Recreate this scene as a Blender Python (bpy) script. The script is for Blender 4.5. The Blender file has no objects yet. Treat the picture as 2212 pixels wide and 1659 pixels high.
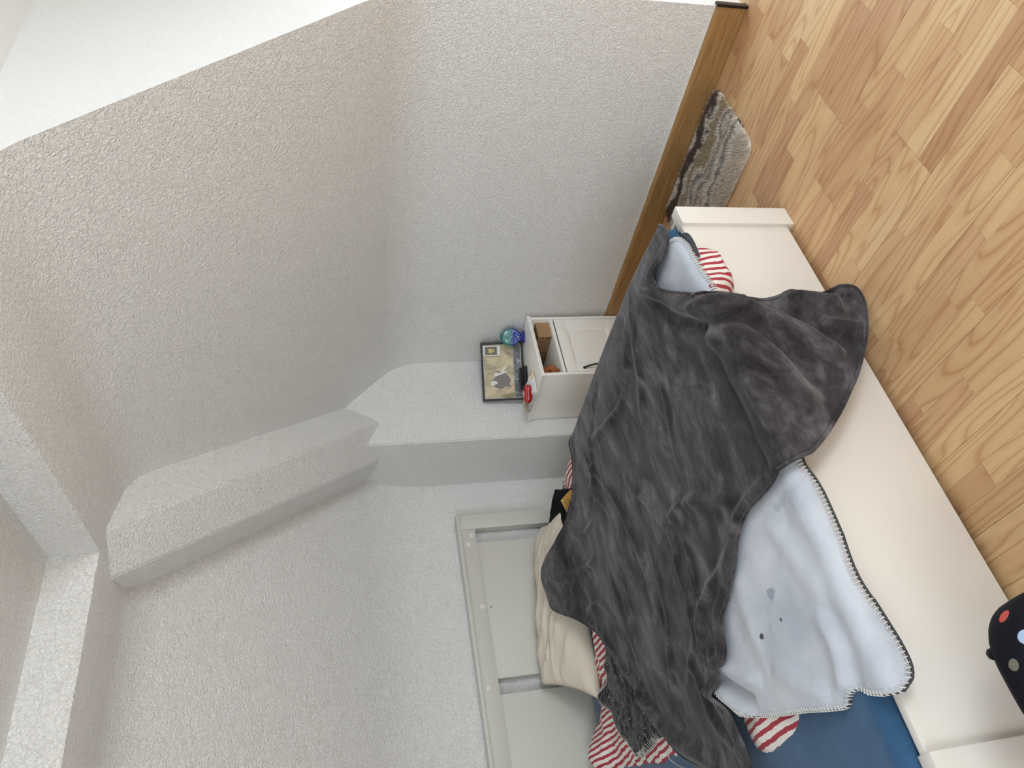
import bpy, bmesh, math, random
import numpy as np
from mathutils import Vector, Matrix, noise as mnoise
from mathutils.geometry import delaunay_2d_cdt

random.seed(7)
SC = bpy.context.scene
COL = SC.collection
R_ = math.radians

# ------------------------------------------------------------------ camera
F_PX = 1600.0
CAM = Vector((-2.5432, -3.5038, 1.4829))
YAW, PITCH, ROLL = 0.91199, -0.22540, -0.039005
fwd = Vector((math.cos(PITCH) * math.cos(YAW), math.cos(PITCH) * math.sin(YAW), math.sin(PITCH)))
rgt = Vector((math.sin(YAW), -math.cos(YAW), 0))
upv = rgt.cross(fwd)
rgt, upv = rgt * math.cos(ROLL) + upv * math.sin(ROLL), -rgt * math.sin(ROLL) + upv * math.cos(ROLL)
# the photograph was taken with the phone turned on its side: picture right = down in the room
cx_, cy_, cz_ = -upv, rgt, -fwd
camd = bpy.data.cameras.new('camera')
camd.sensor_fit = 'HORIZONTAL'
camd.sensor_width = 36.0
camd.lens = 36.0 * F_PX / 2212.0
camd.clip_start = 0.02
cam = bpy.data.objects.new('camera', camd)
cam.matrix_world = Matrix(((cx_.x, cy_.x, cz_.x, CAM.x), (cx_.y, cy_.y, cz_.y, CAM.y), (cx_.z, cy_.z, cz_.z, CAM.z), (0, 0, 0, 1)))
COL.objects.link(cam)
SC.camera = cam

# ------------------------------------------------------------------ world, daylight, exposure
world = bpy.data.worlds.new('sky')
SC.world = world
world.use_nodes = True
bgn = world.node_tree.nodes['Background']
bgn.inputs['Color'].default_value = (0.80, 0.905, 1.0, 1)
bgn.inputs['Strength'].default_value = 3.4


def area(name, loc, rot, sx, sy, power, color):
    ld = bpy.data.lights.new(name, 'AREA')
    ld.shape = 'RECTANGLE'
    ld.size, ld.size_y = sx, sy
    ld.energy = power
    ld.color = color
    lo = bpy.data.objects.new(name, ld)
    lo.location = loc
    lo.rotation_euler = rot
    COL.objects.link(lo)
    return lo


# daylight entering through the window behind the photographer and the left window (the dormer is lit by the sky)
area('daylight_near', (-0.75, -5.34, 1.45), (R_(90), 0, 0), 1.1, 1.3, 35, (0.90, 0.955, 1.0))
area('daylight_left', (-4.55, -3.9, 1.5), (0, R_(-90), 0), 1.4, 1.6, 24, (0.90, 0.955, 1.0))

SC.cycles.max_bounces = 6
SC.cycles.diffuse_bounces = 4
SC.cycles.glossy_bounces = 2
SC.cycles.transmission_bounces = 2
SC.cycles.caustics_reflective = False
SC.cycles.caustics_refractive = False
SC.view_settings.view_transform = 'Standard'
SC.view_settings.look = 'None'
SC.view_settings.exposure = 0.06
SC.view_settings.gamma = 1.0
SC.view_settings.use_curve_mapping = False


# ------------------------------------------------------------------ material helpers
def srgb(r, g, b):
    def c(v):
        v /= 255.0
        return v / 12.92 if v <= 0.04045 else ((v + 0.055) / 1.055) ** 2.4
    return (c(r), c(g), c(b), 1.0)


class NT:
    def __init__(self, name):
        self.m = bpy.data.materials.new(name)
        self.m.use_nodes = True
        self.t = self.m.node_tree
        self.b = self.t.nodes['Principled BSDF']

    def n(self, typ, **kw):
        nd = self.t.nodes.new(typ)
        for k, v in kw.items():
            if k in nd.inputs:
                nd.inputs[k].default_value = v
            else:
                setattr(nd, k, v)
        return nd

    def l(self, a, b):
        self.t.links.new(a, b)

    def math(self, op, a, b=None, c=None):
        nd = self.t.nodes.new('ShaderNodeMath')
        nd.operation = op
        for i, v in enumerate((a, b, c)):
            if v is None:
                continue
            if isinstance(v, (int, float)):
                nd.inputs[i].default_value = v
            else:
                self.l(v, nd.inputs[i])
        return nd.outputs[0]

    def ramp(self, fac, stops, interp='LINEAR'):
        nd = self.t.nodes.new('ShaderNodeValToRGB')
        cr = nd.color_ramp
        cr.interpolation = interp
        while len(cr.elements) < len(stops):
            cr.elements.new(0.5)
        for e, (p, c) in zip(cr.elements, stops):
            e.position = p
            e.color = c
        self.l(fac, nd.inputs[0])
        return nd.outputs[0]

    def mix(self, fac, a, b, mode='MIX'):
        nd = self.t.nodes.new('ShaderNodeMix')
        nd.data_type = 'RGBA'
        nd.blend_type = mode
        for sock, v in ((nd.inputs[0], fac), (nd.inputs[6], a), (nd.inputs[7], b)):
            if isinstance(v, (int, float, tuple)):
                sock.default_value = v
            else:
                self.l(v, sock)
        return nd.outputs[2]

    def pos(self, scale=(1, 1, 1), rot=(0, 0, 0), loc=(0, 0, 0), coord='Object'):
        tc = self.t.nodes.new('ShaderNodeTexCoord')
        mp = self.t.nodes.new('ShaderNodeMapping')
        mp.inputs['Scale'].default_value = scale
        mp.inputs['Rotation'].default_value = rot
        mp.inputs['Location'].default_value = loc
        self.l(tc.outputs[coord], mp.inputs[0])
        return mp.outputs[0]

    def noise(self, vec, scale, detail=2.0, rough=0.5, dist=0.0):
        nd = self.n('ShaderNodeTexNoise', Scale=scale, Detail=detail, Roughness=rough, Distortion=dist)
        if vec is not None:
            self.l(vec, nd.inputs['Vector'])
        return nd.outputs['Fac']

    def bump(self, h, strength, distance, chain=None):
        nd = self.n('ShaderNodeBump', Strength=strength, Distance=distance)
        self.l(h, nd.inputs['Height'])
        if chain is not None:
            self.l(chain, nd.inputs['Normal'])
        return nd.outputs[0]

    def set(self, color=None, rough=None, normal=None, spec=None, sheen=None, sheen_rough=None, metal=None, sheen_tint=None):
        b = self.b
        for key, v in (('Base Color', color), ('Roughness', rough), ('Normal', normal), ('Specular IOR Level', spec),
                       ('Sheen Weight', sheen), ('Sheen Roughness', sheen_rough), ('Metallic', metal), ('Sheen Tint', sheen_tint)):
            if v is None:
                continue
            if isinstance(v, (int, float, tuple)):
                b.inputs[key].default_value = v
            else:
                self.l(v, b.inputs[key])
        return self.m


def plain(name, col, rough=0.5, spec=0.5, bump=0.0, bscale=200, metal=0.0, var=0.0):
    t = NT(name)
    c = col
    if var:
        f = t.noise(t.pos(), 9.0, 3)
        c = t.mix(f, tuple(v * (1 - var) for v in col[:3]) + (1,), tuple(min(1, v * (1 + var)) for v in col[:3]) + (1,))
    nm = None
    if bump:
        nm = t.bump(t.noise(t.pos(), bscale, 3), bump, 0.002)
    return t.set(c, rough, nm, spec, metal=metal)


def plaster(name, col, strength=0.75, scale=98):
    t = NT(name)
    p = t.pos()
    n1 = t.noise(p, scale, 3.0, 0.55, 1.2)
    n2 = t.noise(t.pos(loc=(3.1, 1.7, 0.4)), scale * 2.3, 2.0, 0.5)
    ridge = t.ramp(n1, [(0.35, (0, 0, 0, 1)), (0.52, (0.35, 0.35, 0.35, 1)), (0.72, (1, 1, 1, 1))])
    h = t.math('ADD', ridge, t.math('MULTIPLY', n2, 0.35))
    nm = t.bump(h, strength, 0.0065)
    patch = t.noise(p, 2.2, 2)
    c = t.mix(patch, tuple(v * 0.985 for v in col[:3]) + (1,), tuple(min(1, v * 1.012) for v in col[:3]) + (1,))
    return t.set(c, 0.75, nm, 0.25)


M = {}
M['plaster'] = plaster('wall_plaster', srgb(246, 245, 242))
M['plaster_soft'] = plaster('column_plaster', srgb(232, 232, 230), 0.3)
M['white'] = plain('white_lacquer', srgb(229, 224, 216), 0.38, 0.5, 0.03, 400)
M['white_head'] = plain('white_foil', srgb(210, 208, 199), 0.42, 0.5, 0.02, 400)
M['nightwhite'] = plain('warm_white_lacquer', srgb(246, 242, 234), 0.4, 0.5, 0.03, 300)
M['black'] = plain('black_metal', srgb(22, 22, 23), 0.4, 0.5)
M['blackplastic'] = plain('black_plastic', srgb(17, 16, 17), 0.3, 0.5)


# ------------------------------------------------------------------ object helpers
def tag(o, label=None, cat=None, group=None, kind=None):
    if label:
        o['label'] = label
    if cat:
        o['category'] = cat
    if group:
        o['group'] = group
    if kind:
        o['kind'] = kind
    return o


def empty(name, loc=(0, 0, 0), parent=None):
    o = bpy.data.objects.new(name, None)
    o.empty_display_size = 0.05
    o.location = loc
    COL.objects.link(o)
    if parent:
        o.parent = parent
    return o


def link(name, me, mat, parent=None, smooth=False):
    o = bpy.data.objects.new(name, me)
    COL.objects.link(o)
    if mat is not None and not me.materials:
        me.materials.append(mat)
    if smooth:
        for p in me.polygons:
            p.use_smooth = True
    if parent is not None:
        o.parent = parent
        pl = parent
        off = Vector((0, 0, 0))
        while pl is not None:
            off += pl.location
            pl = pl.parent
        if off.length > 0:
            me.transform(Matrix.Translation(-off))
    return o


def mesh(name, verts, faces, mat, parent=None, smooth=False):
    me = bpy.data.meshes.new(name)
    me.from_pydata([tuple(v) for v in verts], [], faces)
    me.update()
    return link(name, me, mat, parent, smooth)


def bm_obj(name, bm, mat, parent=None, smooth=False, angle=None):
    me = bpy.data.meshes.new(name)
    bmesh.ops.recalc_face_normals(bm, faces=bm.faces)
    bm.to_mesh(me)
    bm.free()
    o = link(name, me, mat, parent, smooth)
    if angle:
        me.set_sharp_from_angle(angle=R_(angle))
    return o


def box(name, lo, hi, mat, parent=None, bevel=0.0, seg=2, bm=None):
    own = bm is None
    if own:
        bm = bmesh.new()
    lo, hi = Vector(lo), Vector(hi)
    r = bmesh.ops.create_cube(bm, size=1.0)
    c, s = (lo + hi) / 2, hi - lo
    for v in r['verts']:
        v.co = Vector((v.co.x * s.x + c.x, v.co.y * s.y + c.y, v.co.z * s.z + c.z))
    if not own:
        return bm
    if bevel:
        bmesh.ops.bevel(bm, geom=bm.edges[:], offset=bevel, segments=seg, affect='EDGES', profile=0.6)
    return bm_obj(name, bm, mat, parent, smooth=bool(bevel), angle=40 if bevel else None)


def tube_geo(pts, rad, n=8, cap=True):
    pts = [Vector(p) for p in pts]
    rads = rad if isinstance(rad, (list, tuple)) else [rad] * len(pts)
    V, Fc = [], []
    prev = None
    for i, p in enumerate(pts):
        a = pts[max(0, i - 1)]
        b = pts[min(len(pts) - 1, i + 1)]
        d = (b - a).normalized()
        if prev is None:
            ref = Vector((0, 0, 1)) if abs(d.z) < 0.9 else Vector((1, 0, 0))
            u = d.cross(ref).normalized()
        else:
            u = (prev - d * prev.dot(d)).normalized()
        prev = u
        w = d.cross(u)
        for k in range(n):
            t = 2 * math.pi * k / n
            V.append(p + (u * math.cos(t) + w * math.sin(t)) * rads[i])
    for i in range(len(pts) - 1):
        for k in range(n):
            k2 = (k + 1) % n
            Fc.append((i * n + k, i * n + k2, (i + 1) * n + k2, (i + 1) * n + k))
    if cap:
        Fc.append(tuple(range(n - 1, -1, -1)))
        Fc.append(tuple((len(pts) - 1) * n + k for k in range(n)))
    return V, Fc


def tube(name, pts, rad, mat, parent=None, n=8):
    V, Fc = tube_geo(pts, rad, n)
    return mesh(name, V, Fc, mat, parent, True)


def cylinder(name, c, axis, r, h, mat, parent=None, n=20, bev=0.0):
    axis = Vector(axis).normalized()
    c = Vector(c)
    if bev:
        pts = [c, c + axis * (h - bev), c + axis * (h - bev * 0.3), c + axis * h]
        rr = [r, r, r - bev * 0.3, r - bev]
    else:
        pts, rr = [c, c + axis * h], [r, r]
    V, Fc = tube_geo(pts, rr, n)
    o = mesh(name, V, Fc, mat, parent, True)
    o.data.set_sharp_from_angle(angle=R_(50))
    return o


def catmull(pts, sub, closed=True):
    out = []
    n = len(pts)
    P = [Vector(p) for p in pts]
    rng = range(n) if closed else range(n - 1)
    for i in rng:
        p0 = P[(i - 1) % n] if closed or i > 0 else P[0]
        p1, p2 = P[i], P[(i + 1) % n]
        p3 = P[(i + 2) % n] if closed or i + 2 < n else P[-1]
        for k in range(sub):
            t = k / sub
            out.append(0.5 * ((2 * p1) + (p2 - p0) * t + (2 * p0 - 5 * p1 + 4 * p2 - p3) * t * t + (3 * p1 - p0 - 3 * p2 + p3) * t ** 3))
    if not closed:
        out.append(P[-1])
    return out


# ------------------------------------------------------------------ the room
ZK1, T1 = 1.195, math.tan(R_(45.5))
ZK2, T2 = 1.25, math.tan(R_(49))
ZS, ZC = 2.225, 2.37
XR, YR = -1.379, -1.239          # ring corner of the lowered soffit
YD0, YD1 = -2.40, -3.85          # dormer
ZD = 2.26
XMIN, YMIN = -4.3, -5.2


def profile(zk, t, rise, xr, r1=0.13, r2=0.10):
    """wall - rounded knee - slope - coved soffit - fascia, as (distance from wall, height)"""
    out = [(0, 0), (0, 0.4), (0, zk - 0.35)]
    th = math.atan(t)
    for k in range(0, 13):                       # quadratic blend at the knee
        u = k / 12
        a = (0, zk - r1)
        b = (0, zk)
        c = (r1 * math.cos(th), zk + r1 * math.sin(th))
        out.append(((1 - u) ** 2 * a[0] + 2 * u * (1 - u) * b[0] + u * u * c[0], (1 - u) ** 2 * a[1] + 2 * u * (1 - u) * b[1] + u * u * c[1]))
    zs = ZS + rise
    xs = (zs - zk) / t
    for k in range(1, 6):
        u = k / 6
        out.append((r1 * math.cos(th) + (xs - r2 * math.cos(th) - r1 * math.cos(th)) * u, 0))
        out[-1] = (out[-1][0], zk + out[-1][0] * t)
    for k in range(0, 9):
        u = k / 8
        a = (xs - r2 * math.cos(th), zs - r2 * math.sin(th))
        b = (xs, zs)
        c = (xs + r2, zs)
        out.append(((1 - u) ** 2 * a[0] + 2 * u * (1 - u) * b[0] + u * u * c[0], (1 - u) ** 2 * a[1] + 2 * u * (1 - u) * b[1] + u * u * c[1]))
    out.append((xr - 0.012, zs))
    out.append((xr - 0.004, zs + 0.002))
    out.append((xr, zs + 0.010))
    out.append((xr, ZC))
    return out


def sheet(name, prof, a, b, fn, mat, flip=False):
    V, Fc = [], []
    n = len(prof)
    st = max(2, int(abs(b - a) / 0.25))
    for i in range(st + 1):
        y = a + (b - a) * i / st
        for d, z in prof:
            V.append(fn(d, y, z))
    for i in range(st):
        for k in range(n - 1):
            q = (i * n + k, i * n + k + 1, (i + 1) * n + k + 1, (i + 1) * n + k)
            Fc.append(q[::-1] if flip else q)
    o = mesh(name, V, Fc, mat, None, True)
    o.data.set_sharp_from_angle(angle=R_(35))
    return o


PR1 = profile(ZK1, T1, 0, -XR)
PR2 = profile(ZK2, T2, 0.0025, -YR, 0.2, 0.12)
nk = next(i for i, p in enumerate(PR1) if p[0] > 0.02)
st_ = lambda o, label: tag(o, label, kind='structure')
st_(sheet('wall_right', PR1, 0.0, YD0, lambda d, y, z: (-d, y, z), M['plaster'], True), 'white roughcast knee wall curving into the sloping ceiling')
st_(sheet('wall_right_near', PR1, YD1, YMIN, lambda d, y, z: (-d, y, z), M['plaster'], True), 'white roughcast knee wall on the near side of the dormer')
st_(sheet('wall_left', PR2, 0.0, XMIN, lambda d, x, z: (x, -d, z), M['plaster']), 'white roughcast wall behind the headboard curving into the slope')
# flat ceiling above the ring, with a hand-wide overlap behind the fascias
st_(mesh('ceiling', [(XR + 0.02, YR + 0.02, ZC), (XMIN, YR + 0.02, ZC), (XMIN, YMIN, ZC), (XR + 0.02, YMIN, ZC)], [(0, 1, 2, 3)], M['plaster']), 'flat plastered ceiling inside the ring of boxed beams')
# soffit fascia continues across the dormer mouth
st_(mesh('trim_dormer', [(XR, YD0, ZS), (XR, YD1, ZS), (XR, YD1, ZC), (XR, YD0, ZC), (XR + 0.5, YD0, ZS + 0.036), (XR + 0.5, YD1, ZS + 0.036), ], [(0, 1, 2, 3), (0, 4, 5, 1)], M['plaster']), 'boxed beam crossing the mouth of the dormer')
XW = 0.5
for i, (yy, nm) in enumerate(((YD0, 'wall_dormer_cheek'), (YD1, 'wall_dormer_cheek_near'))):
    poly = [(XW, yy, 0), (0, yy, 0)] + [(-d, yy, z) for d, z in PR1[2:] if z < ZD - 0.03 and d < 1.1] + [(-1.09, yy, ZD), (XW, yy, ZD)]
    st_(mesh(nm, poly, [tuple(range(len(poly)))], M['plaster_soft']), 'smooth bright cheek of the dormer' + (' beside the slope' if i == 0 else ' out of the frame'))
st_(mesh('ceiling_dormer', [(XW, YD0, ZD), (-1.1, YD0, ZD), (-1.1, YD1, ZD), (XW, YD1, ZD)], [(0, 1, 2, 3)], M['plaster_soft']), 'flat ceiling of the dormer')
# dormer window wall: glazed door frame, upper panel added to keep cheek darker
bm = bmesh.new()
for lo, hi in (((XW, YD1, 0), (XW + 0.08, YD0, 0.12)), ((XW, YD1, 1.36), (XW + 0.08, YD0, ZD)), ((XW, YD1, 0), (XW + 0.08, YD1 + 0.08, ZD)),
               ((XW, YD0 - 0.08, 0), (XW + 0.08, YD0, ZD)), ((XW + 0.01, (YD0 + YD1) / 2 - 0.05, 0), (XW + 0.07, (YD0 + YD1) / 2 + 0.05, ZD))):
    box('', lo, hi, None, bm=bm)
st_(bm_obj('window_1', bm, M['white']), 'white frame of the glazed dormer door with an added light-blocking upper panel')
# walls that close the room behind the photographer, with a window on the left side
bm = bmesh.new()
for lo, hi in (((XMIN, YMIN - 0.1, 0), (-1.8, YMIN, ZC)), ((-0.2, YMIN - 0.1, 0), (XW, YMIN, ZC)), ((-1.8, YMIN - 0.1, 2.15), (-0.2, YMIN, ZC)), ((-1.8, YMIN - 0.1, 0), (-0.2, YMIN, 0.75))):
    box('', lo, hi, None, bm=bm)
st_(bm_obj('wall_near', bm, M['plaster']), 'white wall with a window behind the photographer')
wy0, wy1, wz0, wz1 = -4.6, -2.6, 0.75, 2.2
bm = bmesh.new()
for lo, hi in (((XMIN - 0.1, YMIN, 0), (XMIN, 0.0, wz0)), ((XMIN - 0.1, YMIN, wz1), (XMIN, 0.0, ZC + 0.05)), ((XMIN - 0.1, YMIN, wz0), (XMIN, wy0, wz1)), ((XMIN - 0.1, wy1, wz0), (XMIN, 0.0, wz1))):
    box('', lo, hi, None, bm=bm)
st_(bm_obj('wall_far_left', bm, M['plaster']), 'white wall with a window left of the photographer')

# boxed corner column and hip beam
ca, cb = 0.509, 0.431
bm = bmesh.new()
vs = [(-ca, -cb), (0.0, -cb), (0.0, 0.0), (-ca, 0.0)]
lo_ = [bm.verts.new((x, y, 0)) for x, y in vs]
hi_ = [bm.verts.new((x, y, 1.62)) for x, y in vs]
for k in range(4):
    bm.faces.new((lo_[k], lo_[(k + 1) % 4], hi_[(k + 1) % 4], hi_[k]))
bm.faces.new(hi_)
bmesh.ops.bevel(bm, geom=[e for e in bm.edges if all(abs(v.co.x + ca) < 1e-4 and abs(v.co.y + cb) < 1e-4 for v in e.verts)], offset=0.006, segments=2, affect='EDGES')
st_(bm_obj('wall_corner_column', bm, M['plaster'], None, True, 30), 'boxed plaster column in the corner behind the bedside cabinet')

RB0, RB1 = Vector((-0.373, -0.431, 1.303)), Vector((-1.299, -1.228, 2.225))
LB0, LB1 = Vector((-0.509, -0.297, 1.309)), Vector((-1.405, -1.100, 2.225))
RT0 = Vector((-0.267, -0.424, 1.467))
LT0 = Vector((-0.515, -0.115, 1.382))
dR, dL = (RB1 - RB0), (LB1 - LB0)


def hipline(b0, d, t0):
    up = (t0 - b0) * 1.9
    lo, hi = -0.22, 1.0
    return b0 + d * lo, b0 + d * hi, b0 + up + d * lo, b0 + up + d * hi


r = hipline(RB0, dR, RT0)
l = hipline(LB0, dL, LT0)
bm = bmesh.new()
q = [bm.verts.new(v) for v in (r[0], r[1], r[2], r[3], l[0], l[1], l[2], l[3])]
for f in ((0, 1, 5, 4), (0, 2, 3, 1), (4, 5, 7, 6), (1, 3, 7, 5), (0, 4, 6, 2)):
    bm.faces.new([q[i] for i in f])
bmesh.ops.bevel(bm, geom=[e for e in bm.edges if set(v.index for v in e.verts) or True][:0], offset=0.005, segments=1, affect='EDGES')
bm.edges.ensure_lookup_table()
ed = [bm.edges.get((q[0], q[1])), bm.edges.get((q[4], q[5]))]
bmesh.ops.bevel(bm, geom=ed, offset=0.006, segments=2, affect='EDGES')
st_(bm_obj('trim_hip_beam', bm, M['plaster'], None, True, 30), 'boxed plaster hip beam rising from the column to the ceiling ring')

# baseboard along the right wall
t = NT('oak_skirting')
pp = t.pos(scale=(40, 2.2, 40))
g1 = t.noise(pp, 3.0, 5, 0.6, 0.6)
g2 = t.noise(t.pos(scale=(180, 6, 180)), 2.0, 3, 0.6)
cg = t.ramp(g1, [(0.3, srgb(146, 108, 64)), (0.5, srgb(168, 129, 82)), (0.7, srgb(186, 149, 100))])
cg = t.mix(t.math('MULTIPLY', g2, 0.35), cg, srgb(120, 80, 40))
M['skirting'] = t.set(cg, 0.42, t.bump(g2, 0.08, 0.001), 0.4)
HB = 0.1186


def skirt(name, a, b, label):
    prof = [(0, 0), (-0.018, 0), (-0.018, HB - 0.012), (-0.014, HB - 0.004), (-0.006, HB), (0, HB)]
    V = [(x, a, z) for x, z in prof] + [(x, b, z) for x, z in prof]
    n = len(prof)
    Fc = [(k, (k + 1) % n, n + (k + 1) % n, n + k) for k in range(n)] + [tuple(range(n - 1, -1, -1)), tuple(range(n, 2 * n))]
    return st_(mesh(name, V, Fc, M['skirting']), label)


bb = skirt('baseboard_right', -0.44, -2.408, 'wood-effect skirting board along the foot of the right wall')
box('end_cap', (-0.021, -2.416, 0.0), (0.004, -2.406, HB + 0.004), M['blackplastic'], bb, 0.001)
box('wall_seam', (-0.004, -2.40, HB), (0.0, -0.46, HB + 0.003), M['white'], bb)

# ------------------------------------------------------------------ floor of laminate strips
t = NT('laminate_strips')
oi = t.n('ShaderNodeObjectInfo')
rnd = oi.outputs['Random']
tc = t.n('ShaderNodeTexCoord')
comb = t.n('ShaderNodeCombineXYZ')
t.l(t.math('MULTIPLY', rnd, 37.0), comb.inputs[0])
t.l(t.math('MULTIPLY', rnd, 91.0), comb.inputs[1])
add = t.n('ShaderNodeVectorMath', operation='ADD')
t.l(tc.outputs['Object'], add.inputs[0])
t.l(comb.outputs[0], add.inputs[1])
mp = t.n('ShaderNodeMapping', Scale=(1, 0.13, 1))
t.l(add.outputs[0], mp.inputs[0])
rings = t.noise(mp.outputs[0], 11.0, 1.0, 0.4, 0.2)
band = t.math('FRACT', t.math('MULTIPLY', rings, 11.0))
band = t.math('PINGPONG', band, 0.5)
mp2 = t.n('ShaderNodeMapping', Scale=(1, 0.035, 1))
t.l(add.outputs[0], mp2.inputs[0])
fib = t.noise(mp2.outputs[0], 380.0, 3.0, 0.6)
base = t.ramp(rnd, [(0.0, srgb(186, 142, 104)), (0.18, srgb(200, 160, 117)), (0.4, srgb(216, 180, 134)), (0.6, srgb(190, 147, 109)), (0.8, srgb(208, 170, 126)), (1.0, srgb(224, 194, 149))])
dark = t.mix(1.0, base, srgb(216, 196, 180), 'MULTIPLY')
fac = t.math('MULTIPLY', t.ramp(band, [(0.0, (1, 1, 1, 1)), (0.14, (0.3, 0.3, 0.3, 1)), (0.4, (0, 0, 0, 1))]), 0.8)
c1 = t.mix(fac, base, dark)
c2 = t.mix(t.math('MULTIPLY', t.ramp(fib, [(0.45, (0, 0, 0, 1)), (0.75, (1, 1, 1, 1))]), 0.35), c1, dark)
M['laminate'] = t.set(c2, 0.42, t.bump(fib, 0.05, 0.0006), 0.45)
M['floor_base'] = plain('floor_joint', srgb(96, 68, 44), 0.7)
floor = st_(mesh('floor', [(XW, 0.05, -0.008), (XMIN, 0.05, -0.008), (XMIN, YMIN, -0.008), (XW, YMIN, -0.008)], [(0, 3, 2, 1)], M['floor_base']), 'three-strip beech laminate floor')
SW = 0.1942 / 3
BEND = {1: -2.41, 3: -2.43, 5: -2.542}
strips = []
rs = random.Random(21)
for b_ in range(-3, 23):
    x1 = -0.009 - 0.1942 * b_
    e0 = BEND.get(b_, -2.4 + rs.uniform(-0.6, 0.6))
    y = e0 + 1.285 * 3
    while y > YMIN - 1.3:
        ya, yb_ = y, y - 1.285
        for j in range(3):
            xa = x1 - SW * j
            cuts = [ya]
            f = [0.33, 0.67] if j == 1 else ([0.18, 0.52, 0.84] if j == 0 else [0.42, 0.74])
            for q_ in f:
                cuts.append(ya - 1.285 * (q_ + rs.uniform(-0.05, 0.05)))
            cuts.append(yb_)
            for k in range(len(cuts) - 1):
                g0 = 0.0005 if k == 0 else 0.0002
                g1_ = 0.0005 if k == len(cuts) - 2 else 0.0002
                sa, sb = cuts[k] - g0, cuts[k + 1] + g1_
                ga = 0.0005 if j == 0 else 0.00015
                gb = 0.0005 if j == 2 else 0.00015
                strips.append((xa - ga, xa - SW + gb, sa, sb))
        y = yb_


def strip_geo(s, V, Fc):
    x0, x1, y0, y1 = s
    x0, x1 = min(x0, XW), max(x1, XMIN)
    y0, y1 = min(y0, 0.04), max(y1, YMIN)
    if x0 - x1 < 0.003 or y0 - y1 < 0.003:
        return False
    if x0 > 0 and not (y1 < YD0 and y0 > YD1):
        x0 = min(x0, 0.0)
        if x0 - x1 < 0.003:
            return False
    k = len(V)
    c = 0.0004
    V += [(x0, y0, -0.008), (x1, y0, -0.008), (x1, y1, -0.008), (x0, y1, -0.008),
          (x0, y0, -c), (x1, y0, -c), (x1, y1, -c), (x0, y1, -c),
          (x0 - c, y0 - c, 0), (x1 + c, y0 - c, 0), (x1 + c, y1 + c, 0), (x0 - c, y1 + c, 0)]
    for a in range(4):
        d = (a + 1) % 4
        Fc += [(k + a, k + d, k + 4 + d, k + 4 + a), (k + 4 + a, k + 4 + d, k + 8 + d, k + 8 + a)]
    Fc.append((k + 8, k + 9, k + 10, k + 11))
    return True


def in_view(s):
    x, y = (s[0] + s[1]) / 2, (s[2] + s[3]) / 2
    for yy in (s[2], y, s[3]):
        d = Vector((x, yy, 0)) - CAM
        z = d.dot(fwd)
        if z > 0.2:
            u, v = F_PX * d.dot(rgt) / z, -F_PX * d.dot(upv) / z
            if abs(u) < 860 and abs(v) < 1140 and not (-2.4 < x < -0.78 and -2.03 < yy < -0.05) and x < 0.02 and yy < -0.4:
                return True
    return False


restV, restF, npl = [], [], 0
for s in strips:
    if npl < 300 and in_view(s):
        V, Fc = [], []
        if strip_geo(s, V, Fc):
            mesh('plank', V, Fc, M['laminate'], floor)
            npl += 1
    else:
        strip_geo(s, restV, restF)
tag(mesh('plank_field', restV, restF, M['laminate'], floor), kind='stuff')

# ------------------------------------------------------------------ bed frame
BX0, BX1 = -2.463, -0.733
BY0 = -2.08
HF, HH = 0.4015, 0.935
bed = tag(empty('bed_frame', (-1.6, -1.05, 0)), 'white double bed frame with panelled headboard and low flat footboard', 'bed')
W = M['white']
PW = 0.082
box('footboard_panel', (BX0 + PW - 0.01, BY0 + 0.014, 0.018), (BX1 - PW + 0.01, BY0 + 0.034, HF - 0.002), W, bed, 0.0015)
for xa, xb in ((BX1 - PW, BX1), (BX0, BX0 + PW)):
    box('footboard_post', (xa, BY0, 0.0), (xb, BY0 + 0.042, HF), W, bed, 0.003)
for xa in (BX1 - 0.026, BX0 + 0.008):
    box('side_rail', (xa, BY0 + 0.0425, 0.14), (xa + 0.018, -0.062, HF - 0.012), W, bed, 0.002)
head = empty('headboard', (0, 0, 0), bed)
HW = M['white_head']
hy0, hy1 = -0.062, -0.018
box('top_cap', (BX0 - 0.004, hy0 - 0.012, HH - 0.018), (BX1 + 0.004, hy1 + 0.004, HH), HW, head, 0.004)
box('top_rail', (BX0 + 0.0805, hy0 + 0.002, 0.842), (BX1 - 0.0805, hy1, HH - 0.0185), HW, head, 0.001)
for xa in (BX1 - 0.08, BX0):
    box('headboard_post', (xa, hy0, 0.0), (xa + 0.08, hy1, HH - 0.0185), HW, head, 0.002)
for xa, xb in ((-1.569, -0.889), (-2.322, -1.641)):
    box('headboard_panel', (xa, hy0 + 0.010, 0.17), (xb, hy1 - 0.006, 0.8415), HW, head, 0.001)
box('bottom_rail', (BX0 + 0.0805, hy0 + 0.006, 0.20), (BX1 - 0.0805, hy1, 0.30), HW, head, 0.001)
for x, z in ((-0.848, 0.864), (-0.898, 0.886), (-1.229, 0.864), (-1.607, 0.888), (-1.98, 0.864), (-2.30, 0.886)):
    cylinder('screw_cap', (x, hy0 + 0.0025, z), (0, -1, 0), 0.0135, 0.0035, M['white'], head, 20, 0.0015)
for x, z in ((-1.232, 0.82), (-1.98, 0.82)):
    sc = cylinder('screw', (x, hy0 + 0.0105, z), (0, -1, 0), 0.0055, 0.0018, plain('screw_steel', srgb(150, 147, 140), 0.35, 0.5, metal=0.7), head, 12)

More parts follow.
